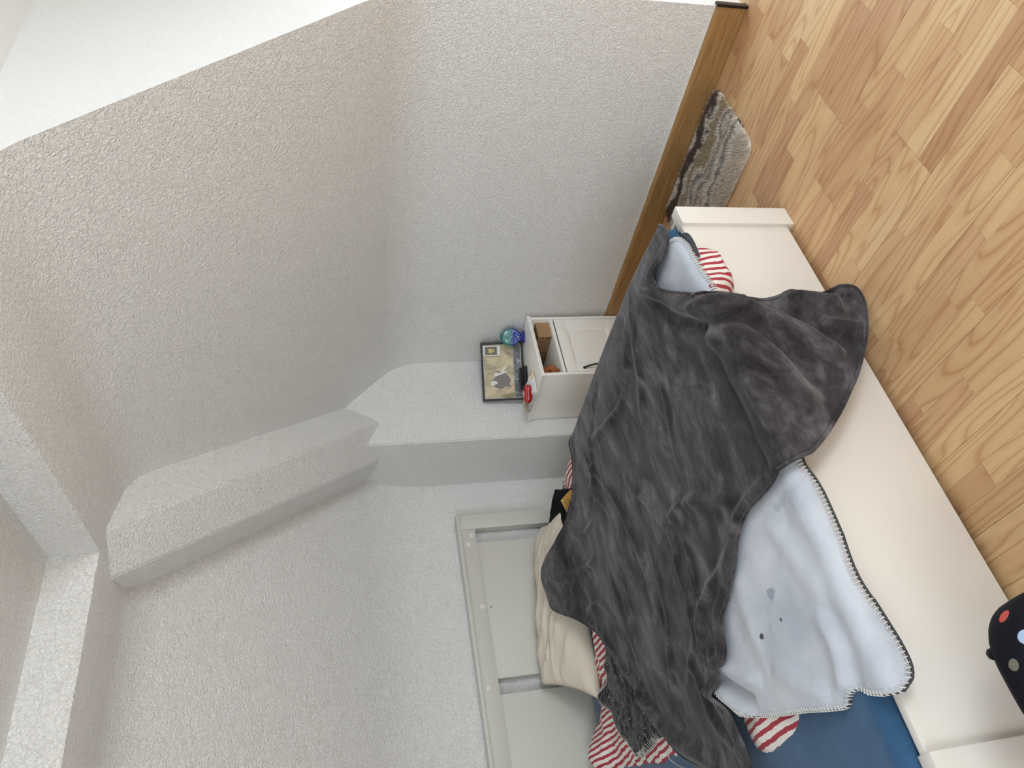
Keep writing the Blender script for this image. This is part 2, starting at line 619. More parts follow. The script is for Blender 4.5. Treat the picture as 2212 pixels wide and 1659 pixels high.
# mattress in a blue fitted sheet
t = NT('blue_sheet')
pf = t.pos()
f1 = t.noise(pf, 14, 4, 0.6)
cb_ = t.mix(f1, srgb(38, 72, 104), srgb(58, 96, 132))
nm = t.bump(t.noise(pf, 700, 2), 0.25, 0.001, t.bump(t.noise(pf, 7, 3), 0.25, 0.01))
M['bluesheet'] = t.set(cb_, 0.9, nm, 0.15, 0.35, 0.5)
bm = bmesh.new()
box('', (BX0 + 0.035, BY0 + 0.046, 0.16), (BX1 - 0.035, -0.07, 0.436), None, bm=bm)
bmesh.ops.bevel(bm, geom=[e for e in bm.edges], offset=0.04, segments=5, affect='EDGES', profile=0.55)
mat_ = bm_obj('mattress', bm, M['bluesheet'], None, True)
tag(mat_, 'thick mattress in a dark blue fitted sheet inside the bed frame', 'mattress')

# ------------------------------------------------------------------ cloth tools
YF, RF = -2.07, 0.03


def sst(a, b, x):
    t_ = max(0.0, min(1.0, (x - a) / (b - a)))
    return t_ * t_ * (3 - 2 * t_)


def Hp(x, y):
    """height of the heaped bedding over the bed plan"""
    z = 0.452
    z += 0.135 * math.exp(-(((x + 1.27) / 0.30) ** 2 + ((y + 0.40) / 0.19) ** 2))
    z += 0.035 * math.exp(-(((x + 1.45) / 0.45) ** 2 + ((y + 1.05) / 0.5) ** 2))
    z += 0.03 * math.exp(-(((x + 0.98) / 0.16) ** 2 + ((y + 1.45) / 0.45) ** 2))
    z -= 0.024 * sst(-1.75, -2.07, y)
    d = x + 0.80
    if d > 0:
        z -= min(0.35, 16 * d * d)
    d = -2.38 - x
    if d > 0:
        z -= min(0.05, 6 * d * d)
    return z


def drape(x, s, off, bulge):
    """plan point (x, s); beyond the footboard edge the cloth turns down"""
    if s >= YF:
        return Vector((x, s, Hp(x, s) + off + bulge))
    zt = Hp(x, YF) + off
    a = (YF - s) / RF
    if a < math.pi / 2:
        rr = RF + off + bulge
        return Vector((x, YF - rr * math.sin(a), zt - RF - off + rr * math.cos(a)))
    dn = (a - math.pi / 2) * RF
    return Vector((x, YF - RF - off - max(-0.004, bulge), zt - RF - off - dn))


def poly_dist(P, poly):
    P = np.asarray(P)
    A = np.asarray(poly)
    B = np.roll(A, -1, axis=0)
    best = np.full(len(P), 1e9)
    for a, b in zip(A, B):
        ab = b - a
        L2 = ab @ ab + 1e-12
        tt = np.clip(((P - a) @ ab) / L2, 0, 1)
        d = np.hypot(*(P - a - tt[:, None] * ab).T)
        best = np.minimum(best, d)
    return best


def inside(P, poly):
    P = np.asarray(P)
    A = np.asarray(poly)
    B = np.roll(A, -1, axis=0)
    c = np.zeros(len(P), bool)
    for (x0, y0), (x1, y1) in zip(A, B):
        if y0 == y1:
            continue
        cond = ((y0 > P[:, 1]) != (y1 > P[:, 1])) & (P[:, 0] < (x1 - x0) * (P[:, 1] - y0) / (y1 - y0) + x0)
        c ^= cond
    return c


def resample(poly, step):
    A = [np.array(p) for p in poly]
    out = []
    for i in range(len(A)):
        a, b = A[i], A[(i + 1) % len(A)]
        n = max(1, int(round(np.hypot(*(b - a)) / step)))
        for k in range(n):
            out.append(a + (b - a) * k / n)
    return np.array(out)


def cloth(name, poly, step, fn, mat, parent=None, thick=0.006, sub=5, pre=None):
    """sheet of cloth: outline in plan, triangulated inside, lifted by fn(x, s, edge_distance)"""
    sm = catmull([(p[0], p[1], 0) for p in poly], sub)
    bd = resample([(p.x, p.y) for p in sm], step)
    x0, y0 = bd.min(0)
    x1, y1 = bd.max(0)
    gx, gy = np.meshgrid(np.arange(x0, x1, step), np.arange(y0, y1, step * 0.866))
    gx = gx + (np.arange(gx.shape[0]) % 2)[:, None] * step * 0.5
    G = np.stack([gx.ravel(), gy.ravel()], 1)
    G = G[inside(G, bd)]
    G = G[poly_dist(G, bd) > step * 0.55]
    pts = [Vector((float(a), float(b))) for a, b in np.concatenate([bd, G])]
    nb = len(bd)
    res = delaunay_2d_cdt(pts, [], [list(range(nb))], 1, 1e-6)
    vs, fs = res[0], res[2]
    P2 = np.array([(v.x, v.y) for v in vs])
    ed = poly_dist(P2, bd)
    if pre is None:
        V = [fn(float(p[0]), float(p[1]), float(e)) for p, e in zip(P2, ed)]
    else:
        V = [fn(float(p[0]), float(p[1]), float(e), float(q_)) for p, e, q_ in zip(P2, ed, pre(P2))]
    o = mesh(name, V, [tuple(f) for f in fs], mat, parent, True)
    # make sure the top side faces up
    me = o.data
    if sum(p.normal.z - p.normal.y * 0.5 for p in me.polygons) < 0:
        me.flip_normals()
    md = o.modifiers.new('thickness', 'SOLIDIFY')
    md.thickness = thick
    md.offset = -1.0
    return o, bd


def nz(x, y, s, seed=0.0):
    return mnoise.noise(Vector((x * s + seed, y * s - seed * 1.7, seed * 0.31)))


def ridged(x, y, seed):
    return 1.0 - abs(mnoise.noise(Vector((x + seed, y - seed, seed * 0.7)))) * 2.0


def fold_field(P2, folds=None):
    P2 = np.asarray(P2)
    out = np.zeros(len(P2))
    for pts_, amp, w_, side in (FOLDS if folds is None else folds):
        C_ = [(p.x, p.y) for p in catmull([(a, b, 0) for a, b in pts_], 6, False)]
        A_ = np.array(C_[:-1])
        B_ = np.array(C_[1:])
        best = np.full(len(P2), 1e9)
        sgn = np.zeros(len(P2))
        tt_ = np.zeros(len(P2))
        m_ = len(A_)
        for i, (a, b) in enumerate(zip(A_, B_)):
            ab = b - a
            t_ = np.clip(((P2 - a) @ ab) / (ab @ ab + 1e-12), 0, 1)
            dv = P2 - a - t_[:, None] * ab
            d = np.hypot(dv[:, 0], dv[:, 1])
            k = d < best
            best[k] = d[k]
            sgn[k] = np.sign(ab[0] * dv[k, 1] - ab[1] * dv[k, 0])
            tt_[k] = (i + t_[k]) / m_
        tap = np.clip(np.minimum(tt_, 1 - tt_) * 5, 0, 1) ** 0.8
        h = np.exp(-(best / w_) ** 2)
        if side:
            ds = best * sgn * side
            h = h - 0.55 * np.exp(-((ds - 1.9 * w_) / (1.1 * w_)) ** 2)
        out += amp * h * tap
    return out


# ------------------------------------------------------------------ bedding materials
t = NT('striped_seersucker')
tcn = t.n('ShaderNodeTexCoord')
sep = t.n('ShaderNodeSeparateXYZ')
t.l(tcn.outputs['Object'], sep.inputs[0])
wob = t.noise(t.pos(), 22, 3, 0.6)
wob2 = t.noise(t.pos(), 5, 2)
xs = t.math('ADD', sep.outputs[0], t.math('MULTIPLY', t.math('SUBTRACT', wob, 0.5), 0.012))
xs = t.math('ADD', xs, t.math('MULTIPLY', t.math('SUBTRACT', wob2, 0.5), 0.02))
xs = t.math('ADD', xs, t.math('MULTIPLY', sep.outputs[1], 0.06))
fr = t.math('FRACT', t.math('DIVIDE', t.math('ADD', xs, 10.0), 0.0235))
st = t.ramp(fr, [(0.0, srgb(168, 62, 72)), (0.42, srgb(168, 62, 72)), (0.46, srgb(233, 226, 219)), (0.96, srgb(233, 226, 219)), (1.0, srgb(168, 62, 72))])
puck = t.noise(t.pos(scale=(40, 150, 60)), 1.0, 2)
M['stripe'] = t.set(st, 0.85, t.bump(puck, 0.7, 0.004), 0.15, 0.1)

STAINS = [(-2.029, -1.75, 0.010, srgb(52, 56, 62)), (-1.956, -1.850, 0.020, srgb(150, 158, 170)), (-1.841, -1.812, 0.008, srgb(86, 92, 100)), (-2.025, -1.849, 0.004, srgb(80, 86, 94))]
t = NT('pale_blue_fleece')
pf = t.pos()
f1 = t.noise(pf, 6, 4, 0.6, 0.5)
c = t.ramp(f1, [(0.3, srgb(180, 186, 197)), (0.5, srgb(194, 199, 208)), (0.7, srgb(206, 210, 217))])
worn = t.noise(t.pos(loc=(0.37, 0.83, 0)), 9.5, 2, 0.5, 0.3)
c = t.mix(t.ramp(worn, [(0.745, (0, 0, 0, 1)), (0.775, (1, 1, 1, 1))]), c, srgb(70, 76, 84))
worn2 = t.noise(t.pos(loc=(2.37, 5.83, 0)), 5.5, 3, 0.6)
c = t.mix(t.ramp(worn2, [(0.66, (0, 0, 0, 1)), (0.7, (0.4, 0.4, 0.4, 1))]), c, srgb(138, 147, 158))
gp = t.n('ShaderNodeNewGeometry')
wv = t.n('ShaderNodeTexNoise', Scale=45.0, Detail=2.0)
t.l(gp.outputs['Position'], wv.inputs['Vector'])
for (sx_, sy_, sr_, sc_) in STAINS:
    dd = t.n('ShaderNodeVectorMath', operation='DISTANCE')
    fl = t.n('ShaderNodeVectorMath', operation='MULTIPLY')
    t.l(gp.outputs['Position'], fl.inputs[0])
    fl.inputs[1].default_value = (1, 1, 0)
    t.l(fl.outputs[0], dd.inputs[0])
    dd.inputs[1].default_value = (sx_, sy_, 0)
    q_ = t.math('ADD', dd.outputs['Value'], t.math('MULTIPLY', t.math('SUBTRACT', wv.outputs['Fac'], 0.5), sr_ * 3.0))
    c = t.mix(t.ramp(t.math('DIVIDE', q_, sr_), [(0.55, (1, 1, 1, 1)), (1.0, (0, 0, 0, 1))]), c, sc_)
M['palefleece'] = t.set(c, 0.95, t.bump(t.noise(pf, 500, 3), 0.25, 0.0015, t.bump(t.noise(pf, 30, 3), 0.25, 0.006)), 0.1, 0.25, 0.6)

t = NT('black_white_fleece')
pf = t.pos(scale=(1, 2.4, 1), rot=(0, 0, 0.5))
f1 = t.noise(pf, 55, 4, 0.7, 1.2)
c = t.ramp(f1, [(0.0, srgb(22, 24, 26)), (0.58, srgb(34, 36, 38)), (0.63, srgb(185, 188, 190)), (0.7, srgb(60, 62, 64))])
M['patterned'] = t.set(c, 0.95, t.bump(t.noise(t.pos(), 350, 3), 0.4, 0.003), 0.1, 0.2)

t = NT('charcoal_fleece')
pf = t.pos()
nap = t.noise(t.pos(scale=(0.8, 1.5, 1.2), rot=(0, 0, 0.35)), 6.5, 4, 0.58, 0.9)
nap2 = t.noise(t.pos(scale=(0.8, 2.2, 1.5), rot=(0, 0, 0.35)), 22, 3, 0.6, 0.5)
f = t.math('ADD', t.math('MULTIPLY', nap, 0.75), t.math('MULTIPLY', nap2, 0.25))
c = t.ramp(f, [(0.36, srgb(38, 35, 36)), (0.46, srgb(54, 51, 52)), (0.54, srgb(73, 70, 71)), (0.62, srgb(96, 93, 95)), (0.70, srgb(116, 113, 115))])
fine = t.noise(pf, 900, 2)
M['charcoal'] = t.set(c, 0.95, t.bump(fine, 0.35, 0.0015, t.bump(t.noise(pf, 60, 3), 0.2, 0.004)), 0.08, 0.28, 0.45, sheen_tint=(0.85, 0.85, 0.9, 1))
M['darkfleece'] = plain('dark_grey_fleece', srgb(74, 76, 78), 0.95, 0.1, 0.5, 300, var=0.25)
M['stitch'] = plain('off_white_yarn', srgb(214, 211, 205), 0.9, 0.1)
M['linen'] = plain('cream_cotton', srgb(222, 212, 196), 0.85, 0.15, 0.3, 500, var=0.02)

# ------------------------------------------------------------------ striped duvet
DUVET = [(-1.30, -0.60), (-1.45, -0.52), (-1.566, -0.448), (-1.617, -0.362), (-1.692, -0.275), (-1.77, -0.235), (-1.83, -0.17), (-1.89, -0.11), (-1.95, -0.10),
         (-2.02, -0.14), (-2.06, -0.24), (-2.09, -0.40), (-2.11, -0.62), (-2.14, -0.86), (-2.14, -0.95), (-2.03, -1.10), (-2.03, -1.32), (-2.15, -1.42), (-2.245, -1.455), (-2.272, -1.559),
         (-2.270, -1.665), (-2.235, -1.78), (-2.15, -1.98), (-2.0, -2.05), (-1.6, -2.06), (-1.3, -2.08), (-1.17, -2.15), (-1.10, -2.19), (-1.03, -2.205), (-0.97, -2.195),
         (-0.93, -2.15), (-0.915, -2.05), (-0.87, -1.90), (-0.79, -1.7), (-0.745, -1.3), (-0.745, -0.8), (-0.755, -0.48), (-0.775, -0.385), (-0.83, -0.42), (-0.93, -0.56), (-1.05, -0.66)]


def f_duvet(x, s, e):
    b = 0.010 * nz(x, s, 7, 3.1) + 0.006 * nz(x, s, 19, 5.2)
    b += 0.012 * max(0, ridged(x * 5, s * 9, 2.2)) ** 3
    b += 0.085 * math.exp(-(((x + 1.97) / 0.10) ** 2 + ((s + 0.17) / 0.10) ** 2))
    b += 0.02 * math.exp(-(((x + 2.2) / 0.06) ** 2 + ((s + 1.58) / 0.12) ** 2))
    if s < YF:
        b += 0.010 * math.sin(math.pi * min(1, e / 0.06) * 0.5)
    b += 0.045 * math.exp(-(((x + 0.86) / 0.09) ** 2 + ((s + 0.63) / 0.14) ** 2))
    b -= 0.02 * sst(-1.25, -1.05, x) * sst(-2.06, -1.98, s)
    puff = 0.030 * (1 - math.exp(-e / 0.02))
    return drape(x, s, -0.026, b + puff - 0.012)


duvet, _ = cloth('duvet', DUVET, 0.014, f_duvet, M['stripe'], thick=0.014)
tag(duvet, 'red and white striped seersucker duvet crumpled beneath the blankets', 'duvet')
tie = [(-2.114, -0.93, 0.475), (-2.135, -0.90, 0.465), (-2.153, -0.905, 0.452), (-2.173, -0.935, 0.444), (-2.19, -0.99, 0.442)]
tube('tie_cord', catmull(tie, 5, False), 0.0016, M['stitch'], duvet, 6)

# ------------------------------------------------------------------ pale blue blanket
LIGHT = [(-1.70, -2.112), (-1.75, -2.112), (-1.822, -2.121), (-1.93, -2.118), (-2.034, -2.112), (-2.124, -2.124), (-2.189, -2.133), (-2.235, -2.130), (-2.265, -2.108), (-2.272, -2.09),
         (-2.254, -2.03), (-2.236, -2.002), (-2.24, -1.967), (-2.256, -1.944), (-2.245, -1.882), (-2.225, -1.798), (-2.205, -1.693), (-2.183, -1.601), (-2.146, -1.515), (-2.087, -1.457), (-2.03, -1.42),
         (-1.95, -1.30), (-1.75, -1.30), (-1.45, -1.5), (-1.15, -1.65), (-0.92, -1.80), (-0.845, -1.95), (-0.855, -2.04), (-0.91, -2.088), (-1.0, -2.096), (-1.06, -2.098), (-1.14, -2.104), (-1.3, -2.09), (-1.5, -2.09)]


LFOLDS = [
    ([(-2.04, -1.41), (-2.075, -1.445), (-2.11, -1.49), (-2.15, -1.54), (-2.185, -1.60)], 0.030, 0.017, 0),
    ([(-2.03, -1.45), (-2.07, -1.50), (-2.11, -1.56), (-2.15, -1.62)], -0.022, 0.011, 0),
    ([(-1.97, -1.46), (-2.03, -1.52), (-2.08, -1.60), (-2.12, -1.68)], 0.020, 0.018, 0),
    ([(-2.10, -1.75), (-2.17, -1.83), (-2.22, -1.92)], 0.010, 0.03, 0),
    ([(-2.06, -1.98), (-2.13, -2.0), (-2.20, -1.98), (-2.235, -1.97)], 0.012, 0.022, 1),
    ([(-1.80, -1.95), (-1.92, -1.98), (-2.05, -2.03)], 0.007, 0.03, 1),
    ([(-1.85, -1.75), (-1.98, -1.72), (-2.10, -1.72)], 0.006, 0.03, -1),
]


def f_light(x, s, e, b=0.0):
    b += 0.008 * nz(x, s, 4.5, 1.3) + 0.003 * nz(x, s, 14, 7.7)
    b -= 0.006 * sst(0.03, 0.0, e)
    return drape(x, s, 0.018, b)


blanket, bdL = cloth('blanket', LIGHT, 0.010, f_light, M['palefleece'], thick=0.009, pre=lambda P: fold_field(P, LFOLDS))
lfold = lambda q_: float(fold_field(np.array([q_]), LFOLDS)[0])
tag(blanket, 'pale blue-grey fleece blanket with whip-stitched edge hanging over the footboard', 'blanket')
# whip stitches along the free hem
V, Fc = [], []
acc = 0.0
cen = bdL.mean(0)
nB = len(bdL)
for i in range(nB):
    a, b = bdL[i], bdL[(i + 1) % nB]
    seg = b - a
    L = float(np.hypot(*seg))
    vis = (a[0] < -1.68 and (a[1] < -1.40)) or (a[1] < -2.0 and a[0] > -1.2)
    if not vis or L < 1e-5:
        continue
    dt = seg / L
    nrm = np.array([-dt[1], dt[0]])
    if not inside(np.array([a + nrm * 0.004]), bdL)[0]:
        nrm = -nrm
    acc += L
    pos_ = 0.0
    while acc >= 0.0105:
        acc -= 0.0105
        p0 = a + dt * (L - acc if L > acc else 0)
        pin = p0 + nrm * 0.0085 + dt * 0.003
        A_ = f_light(float(p0[0]), float(p0[1]), 0.0, lfold(p0)) - Vector((0, 0, 0.010)) - Vector((nrm[0], nrm[1] * (1 if p0[1] > YF else 0), 0)) * 0.003
        B_ = f_light(float(p0[0]), float(p0[1]), 0.0, lfold(p0)) + Vector((0, -0.0015 if p0[1] < YF else 0, 0.0015)) - Vector((nrm[0], nrm[1] if p0[1] > YF else 0, 0)) * 0.002
        C_ = f_light(float(pin[0]), float(pin[1]), 0.008, lfold(pin)) + Vector((0, -0.001, 0.0012))
        v_, f_ = tube_geo([A_, B_, C_], [0.0015, 0.0018, 0.0015], 5)
        k = len(V)
        V += v_
        Fc += [tuple(k + q_ for q_ in ff) for ff in f_]
edge = mesh('whip_stitching', V, Fc, M['stitch'], blanket, True)
tag(edge, 'off-white whip stitches along the hem', kind='stuff')
hem = [f_light(float(p[0]), float(p[1]), 0.0, lfold(p)) - Vector((0, 0, 0.006)) for p in bdL if (p[0] < -1.70 and p[1] < -1.42)]
tube('hem', hem, 0.0036, M['darkfleece'], blanket, 6)

FOLD = [(-1.598, -0.66), (-1.64, -0.60), (-1.692, -0.528), (-1.745, -0.49), (-1.785, -0.40), (-1.815, -0.37), (-1.863, -0.416), (-1.935, -0.459), (-2.022, -0.542), (-2.066, -0.60), (-2.075, -0.70),
        (-2.06, -0.82), (-2.06, -0.93), (-1.95, -1.02), (-1.75, -0.88), (-1.62, -0.78)]


def f_fold(x, s, e):
    b = 0.008 * nz(x, s, 9, 2.3) + 0.014 * (1 - math.exp(-e / 0.02))
    b += 0.012 * max(0, ridged((x - s) * 4, (x + s) * 9, 4.4)) ** 3
    b += 0.03 * math.exp(-(((x + 1.80) / 0.035) ** 2 + ((s + 0.42) / 0.035) ** 2))
    return drape(x, s, 0.004, b)


flap, bdF = cloth('turned_over_side', FOLD, 0.012, f_fold, M['patterned'], blanket, 0.008)
tag(flap, 'black and white mottled reverse side, folded over')
V, Fc = [], []
for i in range(0, len(bdF)):
    p = bdF[i]
    if not (p[0] < -1.68 and p[1] > -0.86):
        continue
    b = bdF[(i + 1) % len(bdF)]
    dt = b - p
    dt = dt / (np.hypot(*dt) + 1e-9)
    nrm = np.array([-dt[1], dt[0]])
    if not inside(np.array([p + nrm * 0.004]), bdF)[0]:
        nrm = -nrm
    pin = p + nrm * 0.016
    A_ = f_fold(float(p[0]), float(p[1]), 0.0) - Vector((nrm[0], nrm[1], 0)) * 0.003
    C_ = f_fold(float(pin[0]), float(pin[1]), 0.016) + Vector((0, 0, 0.002))
    v_, f_ = tube_geo([A_, (A_ + C_) / 2 + Vector((0, 0, 0.002)), C_], 0.0013, 5)
    k = len(V)
    V += v_
    Fc += [tuple(k + q_ for q_ in ff) for ff in f_]
tag(mesh('whip_stitching', V, Fc, M['stitch'], blanket, True), kind='stuff')
# the little dark flap of the blanket corner at the foot end
FL2 = [(-0.895, -2.089), (-0.905, -2.102), (-0.940, -2.106), (-0.980, -2.106), (-1.015, -2.104), (-0.985, -2.099), (-0.950, -2.097), (-0.920, -2.092)]
cloth('corner_flap', FL2, 0.005, lambda x, s, e: drape(x, s, 0.020, 0.005 * (1 - math.exp(-e / 0.006))), M['darkfleece'], blanket, 0.005, 3)

# ------------------------------------------------------------------ charcoal throw
THROW = [(-0.99, -1.968), (-1.044, -1.998), (-1.12, -2.063), (-1.185, -2.106), (-1.210, -2.173), (-1.218, -2.227), (-1.218, -2.301), (-1.212, -2.396), (-1.203, -2.470), (-1.215, -2.492), (-1.245, -2.494), (-1.293, -2.479),
         (-1.372, -2.444), (-1.462, -2.387), (-1.552, -2.314), (-1.65, -2.22), (-1.725, -2.13), (-1.752, -2.07), (-1.757, -1.985), (-1.765, -1.898), (-1.805, -1.834), (-1.855, -1.773), (-1.895, -1.684), (-1.946, -1.614),
         (-2.003, -1.585), (-2.04, -1.515), (-2.075, -1.463), (-2.143, -1.482), (-2.194, -1.495), (-2.265, -1.505), (-2.318, -1.490), (-2.345, -1.40), (-2.278, -1.29), (-2.22, -1.2), (-2.165, -1.086), (-2.083, -0.984),
         (-1.995, -0.926), (-1.916, -0.867), (-1.777, -0.75), (-1.692, -0.696), (-1.61, -0.635), (-1.535, -0.555), (-1.486, -0.50), (-1.44, -0.435), (-1.38, -0.365), (-1.31, -0.33), (-1.22, -0.40),
         (-1.12, -0.55), (-1.035, -0.657), (-0.98, -0.71), (-0.875, -0.789), (-0.79, -0.80), (-0.715, -0.86), (-0.70, -1.1), (-0.70, -1.5), (-0.705, -1.80), (-0.745, -1.98), (-0.80, -2.055), (-0.865, -2.065), (-0.90, -2.02), (-0.93, -1.965)]
# fold lines in plan: (points, height, half width, hollow beside it: +1 / -1 / 0)
FOLDS = [
    ([(-0.888, -1.877), (-1.037, -1.972), (-1.225, -2.106), (-1.291, -2.202), (-1.379, -2.279), (-1.463, -2.339)], 0.036, 0.026, 1),
    ([(-1.048, -1.932), (-1.164, -2.038), (-1.255, -2.106), (-1.300, -2.160), (-1.364, -2.230), (-1.444, -2.290)], 0.024, 0.020, 1),
    ([(-0.93, -1.83), (-1.003, -1.897), (-1.111, -1.947), (-1.194, -2.015), (-1.296, -2.106), (-1.344, -2.133), (-1.478, -2.206), (-1.552, -2.228)], -0.030, 0.024, 0),
    ([(-1.08, -1.90), (-1.193, -1.985), (-1.318, -2.096), (-1.439, -2.142), (-1.578, -2.163), (-1.649, -2.158)], 0.034, 0.038, 0),
    ([(-1.23, -2.25), (-1.25, -2.33), (-1.27, -2.42)], 0.026, 0.024, 1),
    ([(-1.32, -2.30), (-1.36, -2.38), (-1.38, -2.43)], 0.022, 0.026, 0),
    ([(-1.0, -1.78), (-1.092, -1.795), (-1.218, -1.76), (-1.388, -1.696), (-1.50, -1.68)], 0.008, 0.012, 1),
    ([(-0.86, -1.70), (-0.919, -1.671), (-0.98, -1.642), (-1.089, -1.491), (-1.048, -1.26), (-0.954, -1.005)], 0.014, 0.018, -1),
    ([(-0.90, -0.92), (-1.0, -0.985), (-1.139, -1.068), (-1.313, -1.192), (-1.466, -1.234), (-1.651, -1.259), (-1.783, -1.268), (-1.916, -1.218), (-2.02, -1.12)], 0.011, 0.013, 1),
    ([(-1.003, -0.93), (-1.147, -0.974), (-1.329, -1.096), (-1.453, -1.115), (-1.591, -1.074), (-1.72, -1.04)], 0.009, 0.012, -1),
    ([(-1.25, -1.30), (-1.37, -1.357), (-1.464, -1.426), (-1.622, -1.502), (-1.707, -1.484), (-1.821, -1.474), (-1.915, -1.423), (-2.023, -1.241)], 0.012, 0.014, 1),
    ([(-1.55, -1.62), (-1.612, -1.605), (-1.673, -1.573), (-1.77, -1.534), (-1.864, -1.519)], 0.011, 0.012, 1),
    ([(-1.72, -1.90), (-1.68, -1.836), (-1.605, -1.704), (-1.575, -1.581), (-1.58, -1.50)], 0.018, 0.022, -1),
    ([(-1.27, -0.42), (-1.302, -0.49), (-1.332, -0.593), (-1.348, -0.713), (-1.36, -0.83)], 0.013, 0.018, 1),
    ([(-1.45, -0.93), (-1.601, -0.964), (-1.769, -0.961), (-1.926, -0.914), (-2.0, -0.95)], 0.009, 0.013, -1),
    ([(-1.55, -1.33), (-1.681, -1.335), (-1.872, -1.26), (-1.993, -1.159), (-2.147, -1.203)], 0.009, 0.012, -1),
    ([(-1.94, -1.34), (-2.029, -1.355), (-2.17, -1.404), (-2.258, -1.486)], 0.010, 0.012, 1),
    ([(-1.82, -0.84), (-1.901, -0.902), (-2.031, -0.984), (-2.142, -1.133), (-2.229, -1.347)], 0.020, 0.020, 1),
    ([(-1.80, -1.80), (-1.832, -1.70), (-1.846, -1.613), (-1.88, -1.513), (-1.977, -1.443), (-2.065, -1.432)], 0.022, 0.018, 0),
    ([(-1.88, -1.69), (-1.896, -1.626), (-1.93, -1.551), (-2.003, -1.502)], -0.022, 0.012, 0),
    ([(-0.80, -1.76), (-0.93, -1.74), (-1.10, -1.66), (-1.25, -1.55)], 0.010, 0.020, 1),
    ([(-0.81, -1.30), (-0.90, -1.25), (-1.0, -1.12), (-1.12, -1.0), (-1.20, -0.85)], 0.012, 0.022, -1),
    ([(-1.15, -0.62), (-1.22, -0.75), (-1.25, -0.90)], 0.010, 0.015, 1),
    ([(-1.50, -0.60), (-1.52, -0.72), (-1.60, -0.82), (-1.72, -0.86)], 0.012, 0.016, 1),
]


def throw_field(P2):
    # the throw lies on whatever stands up beneath it
    P2 = np.asarray(P2)
    a = fold_field(P2)
    top = P2[:, 1] > YF - 0.02
    under = fold_field(P2, LFOLDS) - 0.001
    return np.where(top, np.maximum(np.maximum(a, -0.007), under), a)


def f_throw(x, s, e, b):
    far = sst(-0.80, -0.92, x)
    b = b * (0.35 + 0.65 * far)
    u_ = 0.93 * x + 0.36 * s
    v_ = -0.36 * x + 0.93 * s
    b += (0.010 * nz(u_ * 0.55, v_, 6.0, 2.0) + 0.006 * nz(u_ * 0.5, v_, 15.0, 6.0)) * far
    b += 0.035 * math.exp(-(((x + 0.93) / 0.10) ** 2 + ((s + 1.93) / 0.07) ** 2))
    if s > -2.02 and x < -1.55:
        b += 0.012 * math.exp(-((e - 0.024) / 0.016) ** 2)
    b += 0.0025 * sst(0.040, 0.034, e) - 0.003 * math.exp(-((e - 0.037) / 0.004) ** 2)
    if s < YF:
        b = max(b + 0.014, 0.0) * (1.0 + 0.4 * sst(YF, YF - 0.3, s))
        b += 0.012 * sst(YF - 0.05, YF - 0.4, s)
    return drape(x, s, 0.034, b)


throw, bdT = cloth('throw_blanket', THROW, 0.0095, f_throw, M['charcoal'], thick=0.008, pre=throw_field)
tag(throw, 'charcoal grey velvet fleece throw spread over the bed and down the footboard', 'blanket')
edge_pts = [f_throw(float(p[0]), float(p[1]), 0.0, float(q_)) - Vector((0, 0, 0.002)) for p, q_ in zip(bdT, throw_field(bdT))]
edge_pts.append(edge_pts[0])
tube('hem', edge_pts, 0.0055, M['charcoal'], throw, 7)


# ------------------------------------------------------------------ pillow and the small things by it
def cushion(name, c4, thick, mat, parent=None, n=28, wr=0.01, seed=0.0, up=None):
    """inflated four-cornered cushion; c4 = corners in order"""
    A, B, C, D = [Vector(p) for p in c4]
    nrm = up or (B - A).cross(D - A).normalized()
    if nrm.z < 0:
        nrm = -nrm
    V, Fc = [], []
    for side in (1, -1):
        for i in range(n + 1):
            for j in range(n + 1):
                u, v = i / n, j / n
                pin = 0.10
                uu = u + pin * (0.5 - u) * (4 * v * (1 - v)) * (1 if False else 0.55)
                vv = v + pin * (0.5 - v) * (4 * u * (1 - u)) * 0.55
                p = (A * (1 - uu) + B * uu) * (1 - vv) + (D * (1 - uu) + C * uu) * vv
                h = (max(0, 1 - (2 * u - 1) ** 4) * max(0, 1 - (2 * v - 1) ** 4)) ** 0.62
                q_ = (u * 1.0 + v * 0.85) + 0.10 * nz(u, v, 2.5, seed + 4)
                r_ = (v * 1.1 - u * 0.9)
                w_ = wr * h * (0.9 * max(0.0, ridged(q_ * 5.5, r_ * 0.9, seed)) ** 3 + 0.5 * max(0.0, ridged(q_ * 11, r_ * 1.5, seed + 3)) ** 3 + 0.5 * nz(u, v, 4, seed))
                V.append(p + nrm * (side * thick * 0.5 * h + (w_ if side > 0 else 0)))
    m = (n + 1) ** 2
    for s_ in (0, 1):
        for i in range(n):
            for j in range(n):
                a = s_ * m + i * (n + 1) + j
                q_ = (a, a + n + 1, a + n + 2, a + 1)
                Fc.append(q_ if s_ == 0 else q_[::-1])
    o = mesh(name, V, Fc, mat, parent, True)
    bm = bmesh.new()
    bm.from_mesh(o.data)
    bmesh.ops.remove_doubles(bm, verts=bm.verts, dist=1e-5)
    bmesh.ops.recalc_face_normals(bm, faces=bm.faces)
    bm.to_mesh(o.data)
    bm.free()
    return o


pil = cushion('pillow', [(-0.86, -0.115, 0.505), (-1.64, -0.115, 0.655), (-1.80, -0.36, 0.478), (-0.95, -0.46, 0.488)], 0.13, M['linen'], None, 60, 0.017, 2.0)
tag(pil, 'cream cotton pillow leaning against the headboard under the dark throw', 'pillow')

